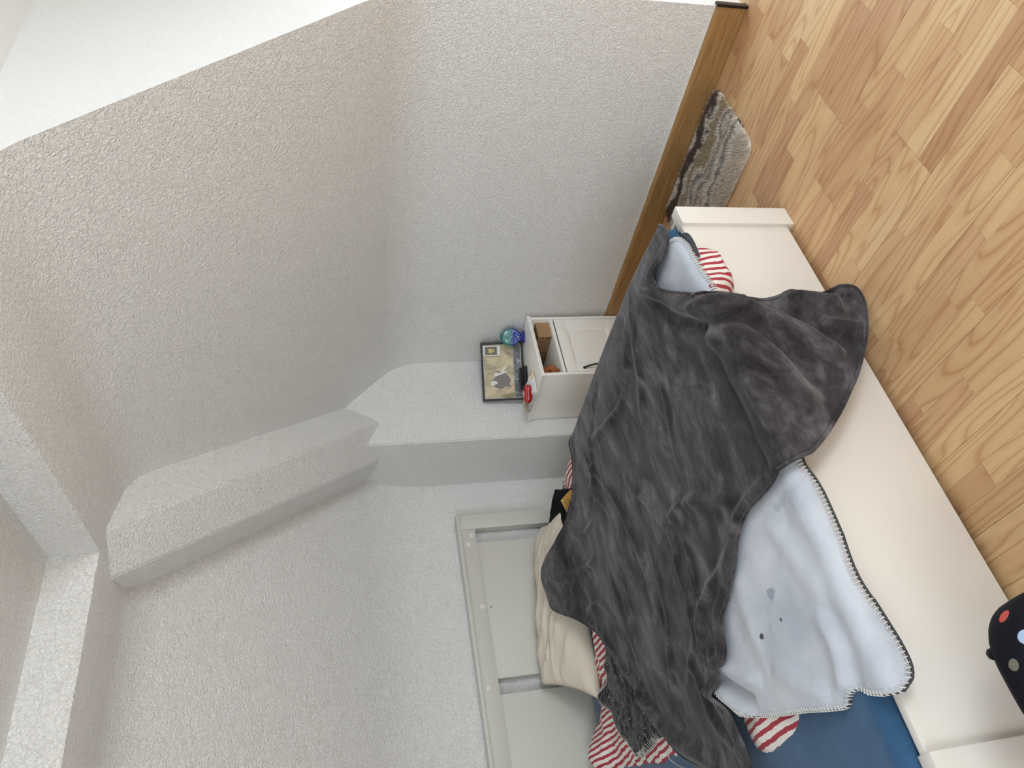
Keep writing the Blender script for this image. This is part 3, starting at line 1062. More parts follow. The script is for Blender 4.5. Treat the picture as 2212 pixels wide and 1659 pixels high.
M['blacksatin'] = plain('black_satin', srgb(6, 6, 9), 0.85, 0.12, 0.1, 30)
bag = cushion('cushion', [(-0.770, -0.335, 0.458), (-0.90, -0.095, 0.468), (-1.14, -0.42, 0.470), (-0.96, -0.69, 0.470)], 0.055, M['blacksatin'], None, 18, 0.006, 5.0)
tag(bag, 'small black satin cushion tucked between the pillow and the striped duvet', 'cushion')
t = NT('kraft_card')
M['kraft'] = t.set(srgb(190, 145, 76), 0.8, t.bump(t.noise(t.pos(), 300, 2), 0.1, 0.001), 0.2)
M['ink'] = plain('dark_print', srgb(62, 44, 22), 0.8, 0.2)
TG = [Vector((-0.846, -0.46, 0.476)), Vector((-0.95, -0.42, 0.486))]


def plate(name, o, ux, uy, w, h, th, mat, parent=None):
    ux, uy = Vector(ux).normalized(), Vector(uy).normalized()
    n = ux.cross(uy)
    o = Vector(o)
    V = []
    for k in (0, 1):
        for a, b in ((0, 0), (w, 0), (w, h), (0, h)):
            V.append(o + ux * a + uy * b + n * th * k)
    Fc = [(3, 2, 1, 0), (4, 5, 6, 7), (0, 1, 5, 4), (1, 2, 6, 5), (2, 3, 7, 6), (3, 0, 4, 7)]
    return mesh(name, V, Fc, mat, parent)


tag_o = Vector((-0.953, -0.553, 0.515))
tux = Vector((-0.111, 0.004, -0.030)).normalized()
tuy = Vector((-0.017, -0.100, -0.041))
tuy = (tuy - tux * tuy.dot(tux)).normalized()
tn = tux.cross(tuy)
if tn.z < 0:
    tn = -tn
tagc = plate('swing_tag', tag_o, tux, tuy, 0.114, 0.095, 0.0008, M['kraft'])
tag(tagc, 'brown kraft paper swing tag on the black cushion', 'tag')
base_t = tag_o + tn * 0.0009


def tagmark(a, b, w, h, mat=None, nm='print_line'):
    plate(nm, base_t + tux * a + tuy * b, tux, tuy, w, h, 0.0002, mat or M['ink'], tagc)


for k in range(3):
    tagmark(0.018, 0.022 + k * 0.004, 0.050, 0.0012)
for k in range(4):
    tagmark(0.018, 0.040 + k * 0.004, 0.060, 0.0012)
tagmark(0.030, 0.011, 0.024, 0.002)
for k, w_ in enumerate((2, 1, 1, 2, 1, 3, 1, 1, 2, 1, 1, 2)):
    tagmark(0.060 + k * 0.0034, 0.005, 0.0007 * w_, 0.008, None, 'barcode_bar')
cylinder('eyelet', base_t + tux * 0.009 + tuy * 0.010, tn, 0.0045, 0.0008, M['white'], tagc, 14)
cylinder('eyelet_hole', base_t + tux * 0.009 + tuy * 0.010 + tn * 0.0008, tn, 0.0018, 0.0003, M['blackplastic'], tagc, 10)

# ------------------------------------------------------------------ bedside cabinet
NX0, NX1 = -0.405, -0.022
NY0, NY1 = -0.800, -0.436
HN = 0.549
NW = M['nightwhite']
ns = tag(empty('bedside_cabinet', ((NX0 + NX1) / 2, (NY0 + NY1) / 2, 0)), 'small white bedside cabinet with open niche, panelled door and black handle', 'cabinet')
box('top_panel', (NX0 - 0.013, NY0 - 0.014, HN - 0.009), (NX1 + 0.001, NY1, HN), NW, ns, 0.002)
box('top_moulding', (NX0 - 0.008, NY0 - 0.009, HN - 0.019), (NX1, NY1, HN - 0.0092), NW, ns, 0.002)
for xa in (NX0, NX1 - 0.016):
    box('side_panel', (xa, NY0, 0.0), (xa + 0.016, NY1, HN - 0.0192), NW, ns, 0.0015)
box('back_panel', (NX0 + 0.0162, NY1 - 0.012, 0.06), (NX1 - 0.0162, NY1 - 0.004, HN - 0.0195), NW, ns)
box('shelf', (NX0 + 0.0162, NY0 + 0.001, 0.416), (NX1 - 0.0162, NY1 - 0.0122, 0.432), NW, ns, 0.001)
box('plinth', (NX0 + 0.0162, NY0 + 0.004, 0.012), (NX1 - 0.0162, NY0 + 0.018, 0.074), NW, ns, 0.001)
door = empty('door', (0, 0, 0), ns)
dx0, dx1, dz0, dz1 = NX0 + 0.018, NX1 - 0.018, 0.077, 0.409
px0, px1, pz0, pz1 = -0.334, -0.097, 0.134, 0.358
fy0, fy1 = NY0 + 0.001, NY0 + 0.017
box('rail', (dx0, fy0, pz1), (dx1, fy1, dz1), NW, door, 0.001)
box('rail', (dx0, fy0, dz0), (dx1, fy1, pz0), NW, door, 0.001)
box('stile', (dx0, fy0, pz0 + 0.0002), (px0, fy1, pz1 - 0.0002), NW, door, 0.001)
box('stile', (px1, fy0, pz0 + 0.0002), (dx1, fy1, pz1 - 0.0002), NW, door, 0.001)
box('recessed_panel', (px0 + 0.0002, fy0 + 0.007, pz0 + 0.0004), (px1 - 0.0002, fy1 - 0.002, pz1 - 0.0004), NW, door, 0.0005)
# sloping bead around the recessed field
bd_w = 0.012
o4 = [(px0, pz0), (px1, pz0), (px1, pz1), (px0, pz1)]
i4 = [(px0 + bd_w, pz0 + bd_w), (px1 - bd_w, pz0 + bd_w), (px1 - bd_w, pz1 - bd_w), (px0 + bd_w, pz1 - bd_w)]
V = [(x, fy0 + 0.001, z) for x, z in o4] + [(x, fy0 + 0.0069, z) for x, z in i4]
mesh('bead', V, [(0, 1, 5, 4), (1, 2, 6, 5), (2, 3, 7, 6), (3, 0, 4, 7)], NW, door)
hp_ = []
for k in range(17):
    u = k / 16
    z = 0.318 - 0.13 * u
    hp_.append((-0.366, fy0 - 0.004 - 0.024 * math.sin(math.pi * u) ** 0.8, z))
tube('handle', hp_, [0.0058 if k in (0, 16) else 0.0045 for k in range(17)], M['black'], door, 10)
for z in (0.318, 0.188):
    cylinder('handle_foot', (-0.366, fy0, z), (0, -1, 0), 0.0072, 0.006, M['black'], door, 14, 0.001)

# things in the niche
t = NT('printed_cardboard')
c0 = srgb(150, 118, 86)
leafn = t.noise(t.pos(scale=(1, 1, 1.6)), 60, 2, 0.5, 1.8)
c = t.mix(t.ramp(leafn, [(0.56, (0, 0, 0, 1)), (0.60, (1, 1, 1, 1))]), c0, srgb(40, 32, 24))
M['cardprint'] = t.set(c, 0.8, None, 0.2)
M['card'] = plain('cardboard', srgb(166, 132, 98), 0.85, 0.15, 0.05, 60)
cbx = tag(empty('cardboard_box', (-0.09, -0.6, 0.4325)), 'brown cardboard box with a dark leaf print standing in the cabinet niche', 'box')
box('carton', (-0.138, -0.775, 0.4325), (-0.0412, -0.46, 0.503), M['cardprint'], cbx, 0.001)
box('end_flap', (-0.1375, -0.7762, 0.4328), (-0.0415, -0.7752, 0.5027), M['card'], cbx)
t = NT('tan_leather')
M['leather'] = t.set(t.mix(t.noise(t.pos(), 40, 3), srgb(146, 84, 48), srgb(186, 118, 74)), 0.7, t.bump(t.noise(t.pos(), 140, 3), 0.4, 0.003), 0.3)
# crumpled scrunchie: a ruffled torus
V, Fc = [], []
nu, nv = 44, 14
for i in range(nu):
    a = 2 * math.pi * i / nu
    for j in range(nv):
        b = 2 * math.pi * j / nv
        rr = 0.0165 * (1 + 0.35 * math.sin(a * 7) * math.cos(b) + 0.25 * math.sin(a * 11 + b * 2))
        R0 = 0.024
        p = Vector(((R0 + rr * math.cos(b)) * math.cos(a), (R0 + rr * math.cos(b)) * math.sin(a), rr * math.sin(b)))
        p = Matrix.Rotation(R_(62), 3, 'X') @ p
        V.append(p + Vector((-0.345, -0.745, 0.4755)))
for i in range(nu):
    for j in range(nv):
        Fc.append((i * nv + j, ((i + 1) % nu) * nv + j, ((i + 1) % nu) * nv + (j + 1) % nv, i * nv + (j + 1) % nv))
scr = mesh('scrunchie', V, Fc, M['leather'], None, True)
zmin = min(v.co.z for v in scr.data.vertices)
scr.data.transform(Matrix.Translation((0, 0, 0.4325 - zmin)))
tag(scr, 'crumpled tan brown scrunchie at the left of the cabinet niche', 'scrunchie')

# ------------------------------------------------------------------ picture frame on the cabinet
FBR = Vector((-0.044, -0.640, HN + 0.0005))
fd = Vector((-0.83, 0.557, 0)).normalized()      # along the frame, right to left as seen
fb = Vector((0.557, 0.83, 0)).normalized()       # away from the viewer
fu = (Vector((0, 0, 1)) * 0.978 + fb * 0.13).normalized()
fn = fd.cross(fu).normalized()
if fn.dot(fb) > 0:
    fn = -fn                                     # towards the viewer
FW, FH = 0.308, 0.222
fr_ = tag(empty('picture_frame', FBR), 'black framed sepia picture leaning in the corner on the bedside cabinet', 'picture frame')


def fp(a, b, c=0.0):
    return FBR + fd * a + fu * b + fn * c


def fbox(name, a0, a1, b0, b1, c0, c1, mat, parent):
    V = [fp(a, b, c) for c in (c0, c1) for a, b in ((a0, b0), (a1, b0), (a1, b1), (a0, b1))]
    Fc = [(0, 1, 2, 3), (7, 6, 5, 4), (4, 5, 1, 0), (5, 6, 2, 1), (6, 7, 3, 2), (7, 4, 0, 3)]
    o = mesh(name, V, Fc, mat, parent)
    bm = bmesh.new()
    bm.from_mesh(o.data)
    bmesh.ops.recalc_face_normals(bm, faces=bm.faces)
    bm.to_mesh(o.data)
    bm.free()
    return o


fw = 0.011
fbox('frame_side', 0, FW, 0, fw, -0.006, 0.012, M['black'], fr_)
fbox('frame_side', 0, FW, FH - fw, FH, -0.006, 0.012, M['black'], fr_)
fbox('frame_side', 0, fw, fw + 0.0002, FH - fw - 0.0002, -0.006, 0.012, M['black'], fr_)
fbox('frame_side', FW - fw, FW, fw + 0.0002, FH - fw - 0.0002, -0.006, 0.012, M['black'], fr_)
fbox('backing_board', fw * 0.5, FW - fw * 0.5, fw * 0.5, FH - fw * 0.5, -0.005, 0.001, M['card'], fr_)
M['paper'] = plain('white_paper', srgb(232, 228, 220), 0.6, 0.3)
fbox('mount', fw + 0.0003, FW - fw - 0.0003, fw + 0.0003, FH - fw - 0.0003, 0.0012, 0.002, M['paper'], fr_)
t = NT('sepia_print')
n1 = t.noise(t.pos(scale=(1, 1, 0.7)), 16, 4, 0.6, 0.8)
n2 = t.noise(t.pos(), 170, 3, 0.7)
c = t.ramp(n1, [(0.3, srgb(150, 138, 116)), (0.5, srgb(206, 192, 158)), (0.72, srgb(222, 209, 178))])
c = t.mix(t.ramp(n2, [(0.6, (0, 0, 0, 1)), (0.7, (0.6, 0.6, 0.6, 1))]), c, srgb(120, 110, 84))
M['sepia'] = t.set(c, 0.35, None, 0.4)
t = NT('grey_print')
n1 = t.noise(t.pos(), 60, 4, 0.65)
c = t.ramp(n1, [(0.35, srgb(84, 88, 94)), (0.58, srgb(128, 131, 136)), (0.68, srgb(186, 188, 190))])
M['greyprint'] = t.set(c, 0.35, None, 0.4)
M['figgrey'] = plain('figure_grey', srgb(128, 121, 120), 0.4, 0.4, var=0.06)
M['figwhite'] = plain('figure_white', srgb(226, 222, 216), 0.4, 0.4)
M['olive'] = plain('figure_olive', srgb(152, 141, 106), 0.4, 0.4, var=0.12)
prn = empty('print', (0, 0, 0), fr_)
mg = fw + 0.003
fbox('sepia_field', mg, FW - mg, 0.052, FH - mg, 0.0022, 0.0026, M['sepia'], prn)
fbox('grey_band', mg, FW - mg, mg, 0.0518, 0.0022, 0.0026, M['greyprint'], prn)


def flat(name, pts, lay, mat):
    V = [fp(FW - a, b, 0.0027 + 0.0002 * lay) for a, b in pts]
    o = mesh(name, V, [tuple(range(len(V)))], mat, prn)
    return o


# coordinates measured from the left edge of the picture as it stands upright, in metres
sm2 = lambda pts, s=4: [(p.x, p.y) for p in catmull([(a, b, 0) for a, b in pts], s)]
flat('dark_figure', sm2([(0.070, 0.150), (0.062, 0.120), (0.075, 0.095), (0.066, 0.068), (0.088, 0.078), (0.104, 0.070), (0.122, 0.078), (0.140, 0.092), (0.158, 0.100), (0.150, 0.118), (0.158, 0.140), (0.146, 0.158), (0.128, 0.150), (0.110, 0.165), (0.092, 0.150), (0.082, 0.165)]), 1, M['figgrey'])
flat('pale_figure', sm2([(0.078, 0.168), (0.092, 0.176), (0.104, 0.170), (0.104, 0.150), (0.094, 0.140), (0.086, 0.152)]), 2, M['figwhite'])
flat('pale_figure', sm2([(0.128, 0.150), (0.140, 0.158), (0.150, 0.148), (0.146, 0.128), (0.156, 0.108), (0.150, 0.090), (0.142, 0.106), (0.136, 0.126)]), 2, M['figwhite'])
flat('pale_figure', sm2([(0.158, 0.120), (0.172, 0.104), (0.186, 0.094), (0.182, 0.088), (0.164, 0.098), (0.152, 0.112)]), 2, M['figwhite'])
flat('staff', [(0.150, 0.147), (0.186, 0.150), (0.186, 0.1515), (0.150, 0.149)], 3, M['figgrey'])
flat('olive_mound', sm2([(0.016, 0.054), (0.014, 0.10), (0.024, 0.125), (0.034, 0.098), (0.040, 0.054)], 3), 1, M['olive'])
# instant photograph tucked into the top right corner
M['instax_img'] = plain('instant_picture', srgb(112, 112, 100), 0.3, 0.4, var=0.2)
inst = empty('instant_photo', (0, 0, 0), fr_)
fbox('photo_card', 0.018, 0.072, 0.121, 0.207, 0.0125, 0.0131, M['paper'], inst)
fbox('photo_image', 0.023, 0.067, 0.136, 0.200, 0.0131, 0.0133, M['instax_img'], inst)
M['instgold'] = plain('lit_figure', srgb(206, 184, 132), 0.4, 0.3, var=0.1)
V = [fp(0.045 + 0.011 * math.cos(a) * (1 + 0.3 * math.sin(3 * a)), 0.166 + 0.020 * math.sin(a) * (1 + 0.2 * math.cos(2 * a)), 0.0134) for a in [2 * math.pi * k / 24 for k in range(24)]]
mesh('figure', V, [tuple(range(24))], M['instgold'], inst)

# ------------------------------------------------------------------ ceramic fish
t = NT('glazed_fish')
tcn = t.n('ShaderNodeTexCoord')
sp = t.n('ShaderNodeSeparateXYZ')
t.l(tcn.outputs['Object'], sp.inputs[0])
zz = t.math('ADD', sp.outputs[2], t.math('MULTIPLY', t.math('SUBTRACT', t.noise(t.pos(), 60, 3), 0.5), 0.02))
cgl = t.ramp(t.math('DIVIDE', zz, 0.13), [(0.0, srgb(22, 40, 128)), (0.50, srgb(30, 62, 160)), (0.58, srgb(70, 138, 140)), (1.0, srgb(54, 128, 124))])
vor = t.n('ShaderNodeTexVoronoi', Scale=190.0)
t.l(t.pos(), vor.inputs['Vector'])
dots = t.ramp(vor.outputs['Distance'], [(0.0, (1, 1, 1, 1)), (0.26, (1, 1, 1, 1)), (0.36, (0, 0, 0, 1))])
c = t.mix(dots, cgl, srgb(214, 222, 214))
M['fishscale'] = t.set(c, 0.15, None, 0.6)
t2 = NT('glazed_fish_plain')
tcn = t2.n('ShaderNodeTexCoord')
sp = t2.n('ShaderNodeSeparateXYZ')
t2.l(tcn.outputs['Object'], sp.inputs[0])
cgl = t2.ramp(t2.math('DIVIDE', sp.outputs[2], 0.13), [(0.0, srgb(22, 40, 128)), (0.52, srgb(26, 54, 150)), (0.58, srgb(60, 132, 132)), (1.0, srgb(50, 122, 116))])
M['fishglaze'] = t2.set(cgl, 0.15, None, 0.6)
FC = Vector((-0.068, -0.705, HN + 0.0005))
fish = tag(empty('fish_figurine', FC), 'blue and teal glazed ceramic fish standing on its tail beside the picture', 'figurine')
fx = Vector((-0.80, 0.60, 0)).normalized()
fy = Vector((-0.60, -0.80, 0)).normalized()      # flat side towards the viewer


def ell(name, cz, rx, rz, dep, mat, bulge, off=0.0, n=36):
    V, Fc = [], []
    rings = [(0.0, bulge), (0.35, bulge * 0.93), (0.65, bulge * 0.7), (0.88, bulge * 0.35), (1.0, 0.0), (1.0, -dep)]
    for rr, h in rings:
        for k in range(n):
            a = 2 * math.pi * k / n
            V.append(FC + Vector((0, 0, cz)) + fx * rx * max(rr, 0.001) * math.cos(a) + Vector((0, 0, 1)) * rz * max(rr, 0.001) * math.sin(a) + fy * (h + off))
    for i in range(len(rings) - 1):
        for k in range(n):
            Fc.append((i * n + k, i * n + (k + 1) % n, (i + 1) * n + (k + 1) % n, (i + 1) * n + k))
    Fc.append(tuple(range(n)))
    Fc.append(tuple((len(rings) - 1) * n + k for k in range(n - 1, -1, -1)))
    return mesh(name, V, Fc, mat, fish, True)


ell('body', 0.072, 0.044, 0.052, 0.038, M['fishglaze'], 0.0)
ell('flank', 0.072, 0.040, 0.047, 0.004, M['fishscale'], 0.006, 0.004)
V = []
prof = [(-0.012, 0.030), (0.012, 0.030), (0.030, 0.0), (0.016, 0.004), (0.0, 0.0), (-0.016, 0.004), (-0.030, 0.0)]
for dy in (0.0, -0.034):
    V += [FC + fx * a + Vector((0, 0, b)) + fy * dy for a, b in prof]
n = len(prof)
mesh('tail', V, [tuple(range(n))[::-1], tuple(range(n, 2 * n))] + [(k, (k + 1) % n, n + (k + 1) % n, n + k) for k in range(n)], M['fishglaze'], fish)

# ------------------------------------------------------------------ small things on the cabinet's near corner
ZT = HN + 0.0005
blk = tag(empty('black_case', (-0.25, -0.57, ZT)), 'small black upright case between the picture and the white pouch', 'case')
bm = bmesh.new()
rot = Matrix.Rotation(R_(-35), 4, 'Z')
r = bmesh.ops.create_cube(bm, size=1.0)
for v in r['verts']:
    v.co = Vector((v.co.x * 0.115, v.co.y * 0.036, v.co.z * 0.036 + 0.0182))
bmesh.ops.bevel(bm, geom=bm.edges[:], offset=0.004, segments=3, affect='EDGES')
bm.transform(Matrix.Translation((-0.240, -0.570, ZT)) @ rot)
bm_obj('shell', bm, M['blackplastic'], blk, True, 40)
cylinder('hinge_barrel', (-0.200, -0.625, ZT + 0.0101), (-0.82, 0.57, 0), 0.010, 0.09, M['black'], blk, 16, 0.002)

# cream pebble soap
def blob(name, c, r3, mat, rz=0.0, n=20, m=12, parent=None, e=1.0):
    V, Fc = [], []
    for i in range(m + 1):
        ph_ = math.pi * i / m
        for k in range(n):
            a = 2 * math.pi * k / n
            s_, cc = math.sin(ph_), math.cos(ph_)
            p = Vector((r3[0] * abs(s_) ** e * math.cos(a), r3[1] * abs(s_) ** e * math.sin(a), r3[2] * math.copysign(abs(cc) ** e, cc)))
            p.rotate(Matrix.Rotation(rz, 3, 'Z'))
            V.append(p + Vector(c))
    for i in range(m):
        for k in range(n):
            Fc.append((i * n + k, i * n + (k + 1) % n, (i + 1) * n + (k + 1) % n, (i + 1) * n + k))
    return mesh(name, V, Fc, mat, parent, True)


M['cream'] = plain('cream_soap', srgb(216, 196, 156), 0.45, 0.5)
soap = blob('soap', (-0.335, -0.705, ZT + 0.0105), (0.024, 0.016, 0.0105), M['cream'], R_(-50), e=0.8)
tag(soap, 'flat oval cream soap at the front edge of the bedside cabinet', 'soap')

# white cloth pouch, a crumpled flat square hanging over the edge
M['whitecloth'] = plain('white_cloth', srgb(224, 221, 222), 0.85, 0.15, 0.25, 220)
pc = [Vector((-0.325, -0.722, ZT + 0.003)), Vector((-0.428, -0.700, ZT + 0.001)), Vector((-0.408, -0.490, ZT + 0.004)), Vector((-0.300, -0.535, ZT + 0.004))]
V, Fc = [], []
n = 26
for i in range(n + 1):
    for j in range(n + 1):
        u, v = i / n, j / n
        p = (pc[0] * (1 - u) + pc[1] * u) * (1 - v) + (pc[3] * (1 - u) + pc[2] * u) * v
        e = min(u, 1 - u, v, 1 - v)
        z = 0.040 * (1 - math.exp(-e / 0.16)) * (0.45 + 0.55 * (1 - u)) + 0.010 * max(0, ridged(u * 2.2 + v, v * 2.1 - u, 3.0)) ** 2 * min(1, e * 8) + 0.004 * nz(u, v, 6, 2)
        p = p + Vector((0.006 * nz(u, v, 3, 9), 0.006 * nz(u, v, 3, 5), max(0.0015, z)))
        V.append(p)
for i in range(n):
    for j in range(n):
        a = i * (n + 1) + j
        Fc.append((a, a + 1, a + n + 2, a + n + 1))
pouch = mesh('cloth_pouch', V, Fc, M['whitecloth'], None, True)
if sum(p.normal.z for p in pouch.data.polygons) < 0:
    pouch.data.flip_normals()
md = pouch.modifiers.new('thickness', 'SOLIDIFY')
md.thickness = 0.0025
md.offset = -1
tag(pouch, 'crumpled white cloth pouch lying under the red case on the cabinet', 'pouch')
plate('label_tab', (-0.352, -0.674, ZT + 0.012), (-1, 0.1, 0), (0, -1, -0.2), 0.024, 0.012, 0.001, M['whitecloth'], pouch)
plate('label_tab', (-0.300, -0.455, ZT + 0.012), (-0.9, 0.1, 0), (0, 1, -0.25), 0.026, 0.018, 0.001, M['whitecloth'], pouch)

# red two-shelled case with white script
t = NT('red_gloss')
M['red'] = t.set(srgb(176, 16, 26), 0.18, None, 0.6)
RC = Vector((-0.402, -0.652, ZT + 0.036))
red = tag(empty('red_case', RC), 'glossy red oval snap case with white script on the white pouch', 'case')
rdir = Vector((-0.80, 0.60, 0)).normalized()     # long axis
rnrm = Vector((-0.50, -0.66, 0.56)).normalized()
rnrm = (rnrm - rdir * rnrm.dot(rdir)).normalized()
rw = rnrm.cross(rdir)


def shell(nm, sgn):
    V, Fc = [], []
    n, m = 32, 8
    for i in range(m + 1):
        ph_ = math.pi / 2 * i / m
        for k in range(n):
            a = 2 * math.pi * k / n
            ca_, sa_ = math.cos(a), math.sin(a)
            ex = 0.7
            V.append(RC + rdir * 0.047 * math.cos(ph_) ** 0.6 * math.copysign(abs(ca_) ** ex, ca_) + rnrm * 0.023 * math.cos(ph_) ** 0.6 * math.copysign(abs(sa_) ** ex, sa_) + rw * sgn * (0.001 + 0.020 * math.sin(ph_)))
    for i in range(m):
        for k in range(n):
            Fc.append((i * n + k, i * n + (k + 1) % n, (i + 1) * n + (k + 1) % n, (i + 1) * n + k))
    Fc.append(tuple(range(n)))
    o = mesh(nm, V, Fc, M['red'], red, True)
    bm = bmesh.new()
    bm.from_mesh(o.data)
    bmesh.ops.recalc_face_normals(bm, faces=bm.faces)
    bm.to_mesh(o.data)
    bm.free()


shell('shell_half', 1)
shell('shell_half', -1)
sv, sf = [], []
for k in range(33):
    a = 2 * math.pi * k / 32
    ca_, sa_ = math.cos(a), math.sin(a)
    sv.append(RC + rdir * 0.0468 * math.copysign(abs(ca_) ** 0.7, ca_) + rnrm * 0.0232 * math.copysign(abs(sa_) ** 0.7, sa_))
tube('seam_bead', sv, 0.0013, plain('pale_red', srgb(214, 120, 122), 0.3), red, 6)
M['scriptw'] = plain('white_print', srgb(236, 222, 220), 0.5)
for off, ln, cnt in ((0.010, 0.060, 30), (-0.011, 0.026, 14)):
    pts = []
    for k in range(cnt * 2 + 1):
        u = k / (cnt * 2) - 0.5
        pts.append(RC + rdir * (u * ln) + rnrm * (0.0232 - 1.1 * u * u * ln * 0.10 - abs(off) * 0.05) + rw * (off + 0.0022 * math.sin(k * 1.7) + 0.001 * math.sin(k * 0.6)))
    tube('script', pts, 0.0006, M['scriptw'], red, 5)

# wooden keyring charm hanging from the red case
M['charm'] = plain('pale_wood_print', srgb(178, 164, 138), 0.6, 0.3, 0.1, 120, var=0.18)
CH = Vector((-0.408, -0.556, ZT + 0.032))
charm = tag(empty('keyring_charm', CH), 'small pale wooden keyring charm beside the red case', 'charm')
pts = [(-0.012, -0.034), (0.012, -0.034), (0.014, -0.01), (0.020, 0.006), (0.018, 0.024), (0.006, 0.034), (-0.004, 0.026), (-0.016, 0.018), (-0.018, 0.0), (-0.013, -0.012)]
cu = Vector((0.62, -0.70, 0.36)).normalized()
cv = Vector((-0.55, -0.62, 0.3))
cv = (cv - cu * cv.dot(cu)).normalized()
cw = cu.cross(cv)
V = []
for d in (0.0, 0.014):
    V += [CH + cv * a * 0.85 + cu * b * 0.95 + cw * (d - 0.007) for a, b in pts]
n = len(pts)
mesh('body', V, [tuple(range(n))[::-1], tuple(range(n, 2 * n))] + [(k, (k + 1) % n, n + (k + 1) % n, n + k) for k in range(n)], M['charm'], charm)
blob('painted_spot', CH + cw * 0.007 + cu * 0.014 - cv * 0.004, (0.005, 0.005, 0.005), plain('russet_paint', srgb(160, 84, 48), 0.5), parent=charm, n=12, m=8)
ring = [CH + cu * (0.034 + 0.006 * math.cos(a)) + cw * 0.006 * math.sin(a) for a in [2 * math.pi * k / 14 for k in range(15)]]
tube('ring', ring, 0.0011, plain('steel_ring', srgb(120, 116, 110), 0.3, metal=0.8), charm, 6)

# ------------------------------------------------------------------ bath mat
MX0, MX1, MY0, MY1 = -0.425, -0.030, -2.112, -1.485
t = NT('shaggy_stripes')
tcn = t.n('ShaderNodeTexCoord')
sp = t.n('ShaderNodeSeparateXYZ')
t.l(tcn.outputs['Object'], sp.inputs[0])
w1 = t.noise(t.pos(scale=(0.7, 0.45, 0)), 9, 3, 0.6, 0.4)
w2 = t.noise(t.pos(scale=(1, 0.2, 0)), 40, 3, 0.6)
uu = t.math('DIVIDE', t.math('ADD', sp.outputs[0], 0.192), 0.42)
uu = t.math('ADD', uu, t.math('MULTIPLY', t.math('SUBTRACT', w1, 0.5), 0.65))
uu = t.math('ADD', uu, t.math('MULTIPLY', t.math('SUBTRACT', w2, 0.5), 0.10))
uu = t.math('ADD', uu, t.math('MULTIPLY', sp.outputs[1], 0.12))
cr_, be, tn_, gy, db = srgb(228, 219, 206), srgb(205, 190, 174), srgb(170, 152, 124), srgb(140, 132, 124), srgb(92, 74, 64)
c = t.ramp(uu, [(0.0, be), (0.16, be), (0.20, cr_), (0.27, gy), (0.31, cr_), (0.37, be), (0.42, gy), (0.46, cr_), (0.52, gy), (0.56, cr_), (0.61, tn_), (0.68, tn_), (0.71, cr_), (0.75, db), (0.87, db), (0.91, cr_), (1.0, be)])
tuf = t.noise(t.pos(), 260, 2)
c = t.mix(t.ramp(tuf, [(0.3, (0.35, 0.35, 0.35, 1)), (0.5, (0.0, 0.0, 0.0, 1))]), c, srgb(110, 98, 86))
M['shag'] = t.set(c, 0.95, None, 0.1, 0.2)
mat_ob = tag(empty('bath_mat', ((MX0 + MX1) / 2, (MY0 + MY1) / 2, 0)), 'shaggy bath mat with wavy brown, grey and cream stripes by the skirting board', 'mat')
rc = 0.055
outl = []
for cx, cy, a0 in ((MX1 - rc, MY1 - rc, 0), (MX0 + rc, MY1 - rc, 90), (MX0 + rc, MY0 + rc, 180), (MX1 - rc, MY0 + rc, 270)):
    for k in range(7):
        a = R_(a0 + 15 * k)
        outl.append((cx + rc * math.cos(a), cy + rc * math.sin(a)))
OM = np.array(outl)
n = len(outl)
ins = [(x + (-(x - (MX0 + MX1) / 2)) * 0.04, y + (-(y - (MY0 + MY1) / 2)) * 0.025) for x, y in outl]
V = [(x, y, 0.0005) for x, y in outl] + [(x, y, 0.010) for x, y in outl] + [(x, y, 0.015) for x, y in ins]
mesh('backing', V, [tuple(range(n))[::-1], tuple(range(2 * n, 3 * n))] + [(k, (k + 1) % n, n + (k + 1) % n, n + k) for k in range(n)] + [(n + k, n + (k + 1) % n, 2 * n + (k + 1) % n, 2 * n + k) for k in range(n)], M['shag'], mat_ob, True)
rs = np.random.RandomState(3)
pts = rs.uniform((MX0, MY0), (MX1, MY1), (26000, 2))
pts = pts[inside(pts, OM)]
ed = poly_dist(pts, OM)
nt = len(pts)
ang = rs.uniform(0, 2 * np.pi, nt)
base_z = np.where(ed < 0.012, 0.009, 0.0145)
hgt = rs.uniform(0.008, 0.019, nt)
lean = rs.normal(0, 0.0055, (nt, 2)) + np.array([0.0015, -0.001])
und = np.array([mnoise.noise(Vector((float(p[0]) * 14, float(p[1]) * 14, 1.3))) for p in pts]) * 0.004
Va = np.zeros((nt, 4, 3))
for k in range(3):
    a = ang + 2 * np.pi * k / 3
    Va[:, k, 0] = pts[:, 0] + 0.0030 * np.cos(a)
    Va[:, k, 1] = pts[:, 1] + 0.0030 * np.sin(a)
    Va[:, k, 2] = base_z - 0.003
Va[:, 3, 0] = pts[:, 0] + lean[:, 0]
Va[:, 3, 1] = pts[:, 1] + lean[:, 1]
Va[:, 3, 2] = base_z + hgt + und
Fa = (np.arange(nt)[:, None, None] * 4 + np.array([[0, 1, 3], [1, 2, 3], [2, 0, 3]])[None]).reshape(-1, 3)
tag(mesh('pile', Va.reshape(-1, 3).tolist(), Fa.tolist(), M['shag'], mat_ob), kind='stuff')
box('care_label', (-0.315, MY0 - 0.006, 0.006), (-0.258, MY0 + 0.004, 0.0072), plain('brown_label', srgb(58, 46, 38), 0.8), mat_ob)

